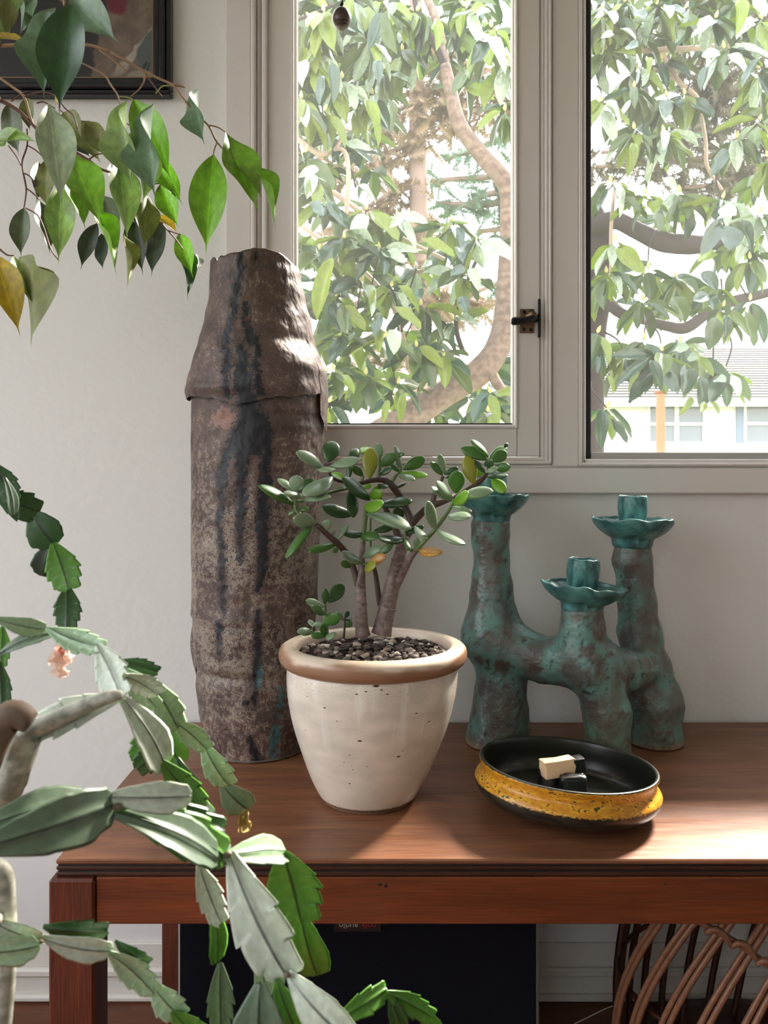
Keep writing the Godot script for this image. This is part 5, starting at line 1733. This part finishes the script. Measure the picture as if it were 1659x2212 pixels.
func build_outside() -> void:
	var lawn := mat(col(120, 128, 92), 0.9, 0.2)
	part(self, "ground", box(Vector3(-40, -1.2, -60), Vector3(40, -1.0, -1.7)), lawn, Transform3D(), "", "structure")
	rho_meshes = [leaf_sheet(oval_profile, 0.10, 0.12, 0.02, 0.0, 8, 4), leaf_sheet(oval_profile, 0.22, 0.16, 0.05, 0.2, 8, 4), leaf_sheet(oval_profile, -0.04, 0.10, 0.04, -0.2, 8, 4),
		grid_mesh(8, 5, func(u, v):
			var w := sin(PI * pow(v, 0.7)) * 0.5
			return Vector3(cos(TAU * u) * w, v, -sin(TAU * u) * w * 0.45))]
	var vein: Texture2D = mats.vein
	rho_mats = [
		leaf_tone(col(70, 92, 38), Color(0.3, 0.42, 0.08), 0.3, vein),
		leaf_tone(col(52, 80, 64), Color(0.10, 0.18, 0.10), 0.24, vein),
		leaf_tone(col(124, 144, 52), Color(0.52, 0.6, 0.1), 0.38, vein),
		leaf_tone(col(178, 196, 184), Color(0.2, 0.3, 0.2), 0.16, vein),
		mat(col(206, 196, 130), 0.5), leaf_tone(Color.WHITE, Color(0.36, 0.46, 0.12), 0.3)]
	rho_mats[5].vertex_color_use_as_albedo = true
	var bark := mat(Color.WHITE, 0.85, 0.2)
	var bn := noise(141, 0.06, 4)
	bark.albedo_texture = tex(128, 128, func(x, y): return col(112, 94, 88).lerp(col(156, 136, 126), clampf(0.5 + bn.get_noise_2d(x * 1.0, y * 1.0) * 1.2, 0, 1)))
	bark.uv1_triplanar = true
	bark.uv1_scale = Vector3.ONE * 5.0
	var dark := mat(col(66, 58, 60), 0.85, 0.2)
	var thin := mat(col(176, 154, 140), 0.6, 0.4)
	# the tree before the casement
	var t1 := thing("rhododendron_tree", "broad-leaved evergreen tree with a bare curving trunk outside the casement pane", "tree", P(700, 1400, 2.5))
	part(t1, "trunk", px_tube([[560, 1250, 48, 2.5], [760, 1000, 40, 2.5], [870, 910, 34, 2.5], [960, 850, 30, 2.52], [1045, 795, 30, 2.55], [1085, 720, 26, 2.58], [1098, 600, 24, 2.6], [1102, 480, 22, 2.6], [1094, 400, 20, 2.6], [1040, 335, 18, 2.6], [992, 268, 16, 2.6], [972, 190, 14, 2.6], [962, 140, 11, 2.6]], 2.6, 12, 5), bark)
	part(t1, "branch", px_tube([[963, 148, 9], [935, 85, 7], [908, 50, 6], [892, -20, 5], [880, -120, 5]], 2.6, 8, 5), dark)
	part(t1, "branch", px_tube([[966, 150, 9], [948, 60, 9], [915, -30, 8], [905, -150, 8]], 2.63, 8, 5), bark)
	part(t1, "branch", px_tube([[1050, 790, 14, 2.55], [1090, 850, 10, 2.5], [1140, 900, 8, 2.45]], 2.5, 8, 5), bark)
	part(t1, "branch", px_tube([[560, 250, 6], [640, 298, 6], [690, 333, 6], [722, 322, 5], [736, 302, 4]], 2.4, 8, 5), thin)
	part(t1, "branch", px_tube([[690, 333, 4], [738, 322, 5], [752, 360, 5], [750, 430, 5], [742, 505, 4], [730, 580, 4]], 2.4, 8, 5), thin)
	part(t1, "branch", px_tube([[560, 350, 5], [640, 385, 6], [700, 405, 6], [755, 440, 6], [820, 485, 5], [880, 520, 4], [960, 560, 4]], 2.42, 8, 5), thin)
	part(t1, "branch", px_tube([[640, 480, 4], [720, 540, 5], [790, 590, 5], [840, 650, 5], [870, 720, 4], [880, 800, 4]], 2.45, 8, 5), thin)
	part(t1, "branch", px_tube([[1000, 760, 6, 2.55], [985, 700, 5], [1005, 620, 4], [1030, 560, 4]], 2.5, 8, 5), dark)
	part(t1, "branch", px_tube([[600, 60, 4], [700, 20, 4], [770, -10, 4]], 2.4, 6, 5), dark)
	part(t1, "branch", px_tube([[780, 70, 3], [800, 30, 4], [830, -20, 4]], 2.45, 6, 5), dark)
	garden_tree = t1
	big_leaf(1059, 79, 1093, 147, 30, 3)
	big_leaf(1061, 83, 1023, 86, 26, 3)
	big_leaf(1053, 91, 1021, 129, 32, 1)
	big_leaf(1029, 32, 1055, 20, 22, 3)
	big_leaf(1027, 26, 976, 42, 18, 3)
	big_leaf(825, 28, 797, 103, 30, 1)
	big_leaf(841, 20, 841, 109, 20, 0)
	big_leaf(942, 40, 946, 105, 22, 2)
	big_leaf(1007, 149, 976, 208, 26, 0)
	big_leaf(815, 131, 818, 174, 24, 1)
	big_leaf(788, 214, 825, 303, 29, 2)
	big_leaf(839, 214, 853, 279, 18, 0)
	big_leaf(712, 133, 724, 218, 24, 1)
	big_leaf(696, 162, 692, 230, 24, 1)
	big_leaf(651, 133, 663, 153, 24, 3)
	big_leaf(688, 363, 647, 380, 22, 3)
	big_leaf(873, 464, 845, 485, 22, 3)
	big_leaf(708, 436, 742, 485, 22, 1)
	big_leaf(772, 400, 813, 428, 16, 3)
	big_leaf(675, 436, 700, 468, 24, 1)
	big_leaf(719, 556, 679, 687, 38, 2)
	big_leaf(851, 712, 851, 759, 33, 3)
	big_leaf(858, 617, 911, 666, 19, 2)
	big_leaf(850, 662, 909, 714, 18, 2)
	big_leaf(909, 516, 981, 558, 20, 2)
	big_leaf(820, 708, 818, 761, 19, 2)
	big_leaf(820, 677, 809, 731, 23, 1)
	big_leaf(738, 662, 748, 723, 30, 0)
	big_leaf(1017, 579, 1033, 621, 27, 3)
	big_leaf(1002, 575, 972, 598, 23, 1)
	big_leaf(995, 640, 1010, 677, 23, 1)
	big_leaf(1059, 852, 1078, 917, 23, 2)
	big_leaf(873, 852, 862, 909, 19, 2)
	big_leaf(839, 864, 827, 913, 17, 2)
	big_leaf(903, 624, 911, 647, 19, 1)
	var keep := [265, []]
	for q in [[700, 25, 2.35, 8], [760, -10, 2.4, 8], [835, 10, 2.45, 9], [900, 25, 2.5, 8], [1005, 15, 2.45, 8], [1062, 60, 2.35, 9], [1100, 130, 2.4, 7], [800, 80, 2.4, 9], [690, 120, 2.4, 8], [740, 170, 2.45, 8], [830, 150, 2.5, 8], [665, 60, 2.4, 8],
		[870, 110, 2.55, 7], [650, 215, 2.3, 8], [700, 240, 2.4, 8], [805, 205, 2.5, 8], [660, 330, 2.3, 6], [675, 375, 2.25, 8], [690, 440, 2.3, 8], [735, 300, 2.45, 5], [790, 455, 2.35, 7], [860, 470, 2.4, 7], [745, 515, 2.3, 8],
		[690, 540, 2.3, 7], [820, 540, 2.35, 8], [980, 480, 2.35, 6], [1030, 520, 2.35, 8], [900, 580, 2.4, 8], [1000, 590, 2.4, 7], [780, 610, 2.35, 8], [845, 620, 2.35, 9], [725, 640, 2.3, 7], [910, 660, 2.4, 8], [980, 690, 2.45, 8],
		[750, 720, 2.3, 8], [830, 730, 2.35, 8], [900, 750, 2.4, 7], [960, 770, 2.42, 6], [720, 800, 2.3, 7], [790, 810, 2.35, 8], [860, 830, 2.4, 7], [1060, 850, 2.35, 8], [710, 870, 2.3, 7], [1090, 240, 2.4, 5], [1055, 890, 2.3, 6]]:
		whorl(t1, q[0], q[1], q[2], q[3], 0.118, 0.95 if q[1] < 300 else 0.6, keep)
		if rng.randf() < 0.6:
			twig(t1, [q[0] + rng.randf_range(-60, 60), q[1] + rng.randf_range(30, 110), q[2] + 0.12], [q[0], q[1], q[2]], 0.0022, dark)
	# leaves deeper in the same crown
	for k in 190:
		var px := rng.randf_range(600, 1120) if k < 110 else rng.randf_range(600, 860)
		var py := rng.randf_range(-80, 900) if k < 60 else rng.randf_range(-80, 240) if k < 110 else rng.randf_range(0, 900)
		if px > 880 and py > 230 and py < 480 or px > 1020 and py > 480 and py < 760:
			continue
		if px > 860 and px < 960 and py > 150 and py < 460:
			continue
		whorl_far(px, py, rng.randf_range(2.7, 3.3), keep)
	crowd(t1, keep[1])
	# the tree before the fixed pane
	var t2 := thing("rhododendron_tree", "broad-leaved evergreen tree with dark crooked boughs outside the fixed right pane", "tree", P(1500, 1600, 2.9))
	part(t2, "trunk", px_tube([[1236, 1700, 46, 2.9], [1262, 1100, 40, 2.9], [1272, 760, 34, 2.9], [1290, 640, 30, 2.9], [1296, 560, 28, 2.9], [1290, 480, 24, 2.9], [1240, 400, 18, 2.9]], 2.9, 12, 5), dark)
	part(t2, "bough", px_tube([[1292, 490, 24, 2.88], [1330, 476, 19], [1380, 500, 19], [1430, 522, 22], [1490, 528, 22], [1540, 524, 17], [1600, 500, 15], [1680, 475, 14], [1800, 430, 12]], 2.8, 12, 5), dark)
	part(t2, "bough", px_tube([[1300, 640, 16, 2.85], [1340, 676, 12], [1380, 688, 10], [1440, 704, 11], [1482, 708, 13], [1530, 676, 11], [1580, 652, 12], [1660, 632, 10], [1780, 600, 9]], 2.7, 12, 5), dark)
	part(t2, "branch", px_tube([[1360, 112, 5], [1430, 108, 6], [1500, 104, 6], [1580, 98, 5], [1680, 108, 5]], 2.5, 8, 5), thin)
	part(t2, "branch", px_tube([[1428, 112, 5], [1450, 150, 5], [1470, 180, 5], [1505, 210, 5], [1515, 250, 4], [1525, 310, 4], [1528, 360, 4], [1560, 410, 3]], 2.5, 8, 5), thin)
	part(t2, "branch", px_tube([[1410, 148, 4], [1440, 164, 4], [1456, 172, 3]], 2.5, 8, 4), thin)
	part(t2, "branch", px_tube([[1470, -20, 4], [1490, 30, 4], [1510, 54, 4], [1550, 70, 4], [1580, 90, 3]], 2.45, 8, 5), dark)
	part(t2, "branch", px_tube([[1680, 10, 4], [1630, 60, 4], [1590, 80, 3]], 2.45, 8, 5), dark)
	part(t2, "branch", px_tube([[1320, 600, 4], [1320, 500, 4], [1325, 430, 4], [1330, 390, 3]], 2.45, 8, 5), thin)
	part(t2, "branch", px_tube([[1530, 320, 3], [1580, 316, 4], [1640, 310, 4], [1700, 300, 4]], 2.5, 8, 4), dark)
	garden_tree = t2
	big_leaf(1531, 55, 1492, 85, 20, 3)
	big_leaf(1516, 118, 1555, 116, 25, 3)
	big_leaf(1573, 118, 1619, 154, 26, 3)
	big_leaf(1599, -3, 1599, 61, 32, 2)
	big_leaf(1628, -3, 1654, 38, 25, 3)
	big_leaf(1353, 100, 1380, 101, 25, 1)
	big_leaf(1434, 215, 1437, 257, 25, 1)
	big_leaf(1369, 188, 1371, 231, 17, 0)
	big_leaf(1369, 310, 1365, 361, 20, 2)
	big_leaf(1434, 280, 1436, 321, 20, 3)
	big_leaf(1554, 476, 1512, 554, 35, 1)
	big_leaf(1576, 488, 1576, 544, 49, 1)
	big_leaf(1599, 474, 1630, 540, 26, 1)
	big_leaf(1567, 321, 1534, 384, 26, 1)
	big_leaf(1399, 124, 1402, 153, 17, 2)
	big_leaf(1365, 121, 1365, 153, 17, 0)
	big_leaf(1527, 144, 1512, 191, 16, 1)
	big_leaf(1558, 139, 1564, 176, 20, 0)
	big_leaf(1636, 127, 1604, 193, 20, 1)
	big_leaf(1440, 12, 1449, 35, 23, 3)
	big_leaf(1376, 23, 1394, 43, 23, 1)
	big_leaf(1324, 72, 1301, 79, 16, 3)
	big_leaf(1339, 62, 1376, 81, 13, 3)
	big_leaf(1553, 318, 1532, 306, 14, 3)
	big_leaf(1417, 459, 1425, 497, 23, 0)
	big_leaf(1434, 384, 1466, 416, 23, 3)
	big_leaf(1555, 450, 1590, 462, 35, 3)
	big_leaf(1330, 537, 1384, 592, 27, 2)
	big_leaf(1547, 685, 1528, 758, 38, 0)
	big_leaf(1567, 682, 1570, 729, 20, 1)
	big_leaf(1607, 669, 1625, 751, 23, 0)
	big_leaf(1408, 764, 1317, 770, 29, 1)
	big_leaf(1399, 774, 1330, 839, 26, 1)
	big_leaf(1411, 783, 1365, 865, 35, 1)
	big_leaf(1420, 794, 1356, 867, 20, 1)
	big_leaf(1405, 777, 1431, 839, 26, 1)
	big_leaf(1437, 803, 1459, 849, 29, 1)
	big_leaf(1486, 789, 1482, 849, 40, 1)
	big_leaf(1512, 812, 1522, 864, 25, 1)
	big_leaf(1457, 641, 1483, 690, 40, 0)
	big_leaf(1518, 586, 1550, 624, 32, 1)
	big_leaf(1527, 636, 1495, 650, 26, 1)
	big_leaf(1529, 636, 1544, 664, 32, 1)
	big_leaf(1486, 771, 1511, 774, 22, 3)
	big_leaf(1460, 751, 1490, 751, 23, 3)
	big_leaf(1547, 820, 1564, 820, 26, 3)
	big_leaf(1581, 809, 1596, 858, 20, 3)
	big_leaf(1319, 904, 1353, 959, 17, 1)
	big_leaf(1296, 881, 1301, 970, 29, 1)
	big_leaf(1495, 858, 1472, 893, 17, 2)
	big_leaf(1521, 867, 1512, 893, 14, 2)
	big_leaf(1535, 867, 1555, 893, 12, 2)
	big_leaf(1298, 763, 1290, 809, 17, 1)
	big_leaf(1310, 809, 1327, 849, 13, 2)
	var keep2 := [246, []]
	for q in [[1300, 20, 2.4, 8], [1350, 5, 2.45, 8], [1420, 10, 2.4, 8], [1480, 20, 2.45, 8], [1545, 40, 2.35, 9], [1600, 0, 2.4, 8], [1640, 40, 2.3, 8], [1330, 60, 2.45, 8], [1390, 70, 2.5, 8], [1565, 105, 2.3, 9], [1310, 110, 2.45, 7], [1375, 150, 2.5, 8], [1430, 130, 2.5, 7],
		[1640, 150, 2.35, 8], [1480, 205, 2.45, 8], [1370, 190, 2.45, 8], [1300, 220, 2.4, 7], [1440, 210, 2.45, 8], [1370, 280, 2.4, 9], [1435, 285, 2.4, 9], [1640, 260, 2.3, 8], [1590, 300, 2.35, 8], [1660, 340, 2.3, 9], [1320, 395, 2.35, 9], [1395, 420, 2.4, 8],
		[1470, 415, 2.4, 7], [1560, 430, 2.35, 9], [1640, 460, 2.3, 8], [1600, 520, 2.4, 8], [1330, 520, 2.4, 7], [1310, 590, 2.4, 8], [1400, 580, 2.45, 8], [1460, 600, 2.45, 8], [1540, 620, 2.4, 8], [1620, 560, 2.35, 7], [1390, 650, 2.4, 7],
		[1560, 665, 2.35, 7], [1620, 650, 2.35, 5], [1390, 735, 2.3, 10], [1430, 760, 2.25, 10], [1470, 740, 2.3, 8], [1350, 770, 2.4, 7], [1500, 770, 2.4, 7], [1565, 800, 2.4, 6], [1290, 720, 2.3, 6], [1310, 880, 2.4, 7], [1540, 800, 2.45, 5]]:
		whorl(t2, q[0], q[1], q[2], q[3], 0.112, 0.85, keep2)
		if rng.randf() < 0.5:
			twig(t2, [q[0] + rng.randf_range(-50, 50), q[1] - rng.randf_range(30, 90), q[2] + 0.1], [q[0], q[1], q[2]], 0.0022, dark, -0.01)
	for k in 80:
		var px := rng.randf_range(1260, 1720)
		var py := rng.randf_range(-80, 760) if k < 40 else rng.randf_range(-80, 110)
		if px > 1460 and px < 1640 and py > 150 and py < 400 or py > 640 and px > 1480:
			continue
		whorl_far(px, py, rng.randf_range(2.7, 3.2), keep2)
	crowd(t2, keep2[1])
	build_conifers()
	build_house()

func whorl_far(px: float, py: float, d: float, keep: Array) -> void:
	var c := P(px, py, d)
	var phase := rng.randf() * TAU
	for i in 7:
		var a := phase + TAU * i / 7.0
		var dir := Vector3(cos(a), rng.randf_range(-1.2, 0.2), sin(a)).normalized()
		keep[1].append(aim(c, c + dir * 0.12, 0.045, rng.randf_range(-0.6, 0.6), Vector3(0, 0.7, 0.7)))

func crowd(tree: Node3D, list: Array) -> void:
	var mm := MultiMesh.new()
	mm.transform_format = MultiMesh.TRANSFORM_3D
	mm.use_colors = true
	mm.mesh = rho_meshes[0]
	mm.instance_count = list.size()
	for i in list.size():
		var t: Transform3D = list[i]
		t.origin -= world_of(tree)
		mm.set_instance_transform(i, t)
		mm.set_instance_color(i, [col(76, 96, 42), col(52, 78, 62), col(112, 130, 50), col(60, 78, 42)][i % 4].srgb_to_linear())
	var o := MultiMeshInstance3D.new()
	o.name = "foliage"
	o.multimesh = mm
	o.material_override = rho_mats[5]
	o.set_meta("kind", "stuff")
	tree.add_child(o, true)

func spray_mesh() -> ArrayMesh:
	# a flat feathery conifer twig, one unit long
	var st := begin()
	var n := 15
	for i in n:
		var t := float(i) / n
		for s in [-1.0, 1.0]:
			var l := 0.34 * sin(PI * (0.12 + 0.8 * t)) + 0.06
			var a := Vector3(0, t, 0)
			var b := Vector3(s * l * 0.86, t + l * 0.52, 0.07 * sin(i * 2.3))
			var w := Vector3(-0.018 * s, 0.03, 0.0)
			for v in [a - w, b, a + w, a - w + Vector3(0, 0, 0.012), a + w, b]:
				st.add_vertex(v)
	for v in [Vector3(-0.014, 0, 0), Vector3(0, 1, 0), Vector3(0.014, 0, 0), Vector3(0, 0, -0.014), Vector3(0, 1, 0), Vector3(0, 0, 0.014)]:
		st.add_vertex(v)
	return done(st)

func conifer(label: String, d: float, trunk: Array, boughs: Array, leaf: Material, wood: Material, per: int, size: float) -> void:
	var o := thing("conifer", label, "tree", Vector3(P(trunk[0][0], 0, d).x, -1.0, -d), "conifers beyond the garden tree")
	part(o, "trunk", px_tube(trunk, d, 10, 3), wood)
	var mm := MultiMesh.new()
	mm.transform_format = MultiMesh.TRANSFORM_3D
	mm.mesh = spray_mesh()
	var list := []
	for b in boughs:
		part(o, "branch", px_tube(b, d, 7, 4), wood)
		var path := []
		for p in b:
			path.append([P(p[0], p[1], p[3] if p.size() > 3 else d), 0.0])
		path = smooth_path(path, 8)
		for k in per:
			var f := rng.randf()
			var i := mini(int(f * (path.size() - 1)), path.size() - 1)
			var p: Vector3 = path[i][0]
			var dir := Vector3(rng.randf_range(-1, 1), rng.randf_range(-1.1, 0.25), rng.randf_range(-1, 1)).normalized()
			p += Vector3(rng.randf_range(-1, 1), rng.randf_range(-0.9, 0.35), rng.randf_range(-1, 1)) * size * 0.7
			var l := size * rng.randf_range(0.6, 1.2)
			list.append(aim(p, p + dir * l, l * 0.8, rng.randf() * TAU))
	mm.instance_count = list.size()
	for i in list.size():
		var t: Transform3D = list[i]
		t.origin -= o.position
		mm.set_instance_transform(i, t)
	var f := MultiMeshInstance3D.new()
	f.name = "foliage"
	f.multimesh = mm
	f.material_override = leaf
	f.set_meta("kind", "stuff")
	o.add_child(f, true)

func build_conifers() -> void:
	var wood := mat(col(150, 128, 118), 0.9, 0.2)
	var brown := leaf_tone(col(160, 136, 112), Color(0.34, 0.28, 0.18), 0.8)
	var sage := leaf_tone(col(112, 142, 118), Color(0.2, 0.34, 0.22), 0.8)
	conifer("tall conifer with level branches and brownish sprays seen through the casement pane", 8.5,
		[[915, 1300, 26], [910, 900, 24], [905, 500, 21], [900, 200, 17], [896, -200, 12]],
		[[[905, 210, 6], [840, 250, 5], [760, 290, 4], [690, 320, 3]], [[905, 300, 7], [840, 330, 5], [780, 350, 4], [700, 380, 3]], [[905, 380, 7], [840, 420, 6], [770, 460, 4], [700, 500, 3]], [[905, 470, 7], [830, 510, 6], [760, 560, 4]],
		[[900, 140, 6], [860, 100, 5], [800, 90, 4], [720, 110, 3]], [[900, 90, 6], [950, 130, 5], [1010, 150, 4], [1090, 160, 3]], [[905, 190, 7], [960, 200, 6], [1010, 190, 5], [1100, 200, 3]], [[905, 260, 7], [960, 250, 6], [1030, 240, 5], [1140, 220, 4]],
		[[910, 560, 7], [840, 600, 6], [780, 650, 5], [700, 690, 4]], [[912, 640, 7], [980, 640, 5], [1060, 660, 4]], [[912, 720, 7], [840, 760, 5], [760, 800, 4]]],
		brown, wood, 120, 0.24)
	conifer("conifer with dark spreading boughs and sparse sage sprays behind the casement's bare trunk", 10.5,
		[[1195, 1300, 30], [1190, 700, 26], [1185, 200, 20], [1180, -200, 14]],
		[[[1190, 260, 8], [1110, 290, 8], [1030, 320, 7], [960, 345, 5]], [[1190, 380, 8], [1100, 380, 7], [1010, 385, 6], [930, 390, 5]], [[1190, 420, 9], [1110, 430, 9], [1040, 442, 8], [940, 440, 6]], [[1190, 400, 8], [1110, 415, 8], [1050, 420, 7], [1010, 445, 5]],
		[[1190, 120, 7], [1100, 140, 6], [1020, 160, 5], [940, 165, 4]], [[1190, 470, 8], [1120, 490, 6], [1030, 500, 5]], [[1185, 560, 8], [1100, 600, 6], [1010, 640, 4]]],
		sage, wood, 60, 0.26)
	var grey := leaf_tone(col(112, 104, 88), Color(0.2, 0.19, 0.13), 0.8)
	conifer("dense grey-green conifer seen behind the fixed pane's leaves", 9.5,
		[[1720, 1300, 34], [1715, 800, 30], [1710, 300, 24], [1700, -200, 16]],
		[[[1710, 60, 8], [1640, 100, 7], [1570, 150, 6], [1500, 210, 5]], [[1710, 130, 9], [1620, 180, 8], [1540, 230, 7], [1450, 270, 6], [1370, 300, 4]], [[1710, 200, 9], [1620, 250, 8], [1520, 290, 7], [1420, 310, 6], [1300, 330, 4]], [[1710, 290, 9], [1600, 320, 8], [1500, 345, 7], [1400, 352, 5], [1290, 360, 4]],
		[[1710, 340, 9], [1620, 370, 7], [1540, 400, 6], [1440, 405, 4]], [[1710, 10, 8], [1620, 40, 6], [1540, 80, 5], [1440, 130, 4]], [[1705, -50, 7], [1600, -20, 6], [1500, 10, 5], [1380, 40, 4]], [[1710, 240, 9], [1640, 220, 8], [1560, 190, 6], [1480, 160, 5]]],
		grey, wood, 150, 0.26)

func build_house() -> void:
	var d := 17.0
	var o := thing("house", "white single-storey house with grey shingle roof and blue-grey shutters across the garden", "building", Vector3(6.5, -1.0, -19))
	var white := mat(col(236, 236, 234), 0.7)
	var x0 := P(1150, 0, d).x
	var x1 := P(2250, 0, d).x
	var eave := P(0, 866, d).y
	var ridge := P(0, 752, d + 3.0).y
	part(o, "wall", box(Vector3(x0, -1.0, -d - 6.0), Vector3(x1, eave, -d), 0.01), white)
	var slate := mat(col(84, 83, 82), 0.85)
	var st := begin(true)
	var e := 0.35
	var lo := Vector3(x0 - e, eave, -d + e)
	var a := Vector3(x0 - e, eave - 0.02, -d + e)
	var b := Vector3(x1 + e, eave - 0.02, -d + e)
	var c := Vector3(x1 + e, ridge, -d - 3.0)
	var g := Vector3(x0 - e, ridge, -d - 3.0)
	var a2 := Vector3(x0 - e, eave - 0.02, -d - 6.0 - e)
	var b2 := Vector3(x1 + e, eave - 0.02, -d - 6.0 - e)
	var mid := (a + b + c + g + a2 + b2) / 6.0
	quad_out(st, a, b, c, g, mid)
	quad_out(st, a2, b2, c, g, mid)
	quad_out(st, a, b, b2, a2, mid)
	tri_out(st, a, a2, g, mid)
	tri_out(st, b, b2, c, mid)
	var roof := part(o, "roof", done(st), slate)
	# shingle courses lapping up the near slope
	var slope := g - a
	var up := slope.normalized()
	var nrm := Vector3.RIGHT.cross(-up).normalized()
	if nrm.y < 0.0:
		nrm = -nrm
	var rows := 22
	for r in rows:
		var p := a + slope * (float(r) / rows)
		var h := slope.length() / rows
		var s := begin(true)
		var q0 := p + nrm * 0.035
		var q1 := p + up * h * 1.1 + nrm * 0.008
		var xr := Vector3(x1 - x0 + 2.0 * e, 0, 0)
		quad_out(s, q0, q0 + xr, q1 + xr, q1, p - nrm)
		quad_out(s, q0, q0 + xr, p + xr, p, p + up * 0.5)
		part(roof, "shingle_course", done(s), slate)
	part(o, "fascia", box(Vector3(x0 - e, eave - 0.14, -d + e - 0.02), Vector3(x1 + e, eave + 0.02, -d + e + 0.02), 0.005), white)
	var glass := mat(col(108, 116, 124), 0.1)
	var shutter := mat(col(112, 126, 146), 0.6)
	for w in [[1404, 1457, 878, 954], [1466, 1518, 878, 954], [1612, 1676, 876, 954], [1686, 1750, 876, 954]]:
		var p0 := P(w[0], w[3], d - 0.05)
		var p1 := P(w[1], w[2], d - 0.05)
		var fr := begin(true)
		var ym := (p0.y + p1.y) / 2.0
		for q in [[p0.x - 0.05, p0.y - 0.05, p1.x + 0.05, p0.y], [p0.x - 0.05, p1.y, p1.x + 0.05, p1.y + 0.05], [p0.x - 0.05, p0.y, p0.x, p1.y], [p1.x, p0.y, p1.x + 0.05, p1.y], [p0.x, ym - 0.03, p1.x, ym + 0.03]]:
			add_box(fr, Vector3(q[0], q[1], -d), Vector3(q[2], q[3], -d + 0.07), 0.004)
		var win := part(o, "window", done(fr), white)
		part(win, "pane", box(Vector3(p0.x, p0.y, -d), Vector3(p1.x, ym - 0.03, -d + 0.02), 0.002), glass)
		part(win, "pane", box(Vector3(p0.x, ym + 0.03, -d), Vector3(p1.x, p1.y, -d + 0.035), 0.002), glass)
	for s in [[1591, 1609], [1458, 1465], [1754, 1772]]:
		var p0 := P(s[0], 956, d - 0.04)
		var p1 := P(s[1], 874, d - 0.04)
		part(o, "shutter", box(Vector3(p0.x, p0.y, -d), Vector3(p1.x, p1.y, -d + 0.05), 0.004), shutter)
	var post := thing("post", "slim orange-brown wooden post standing in front of the white house", "post", Vector3(P(1427, 0, 14.0).x, -1.0, -14.0))
	part(post, "shaft", box(P(1419, 0, 14.0) * Vector3(1, 0, 1) + Vector3(0, -1.0, -0.06), P(1435, 0, 14.0) * Vector3(1, 0, 1) + Vector3(0, P(0, 850, 14.0).y, 0.06), 0.01), mat(col(170, 112, 80), 0.8))
	part(post, "cap", box(P(1416, 0, 14.0) * Vector3(1, 0, 1) + Vector3(0, P(0, 850, 14.0).y, -0.085), P(1438, 0, 14.0) * Vector3(1, 0, 1) + Vector3(0, P(0, 844, 14.0).y, 0.085), 0.01), mat(col(140, 80, 52), 0.8))
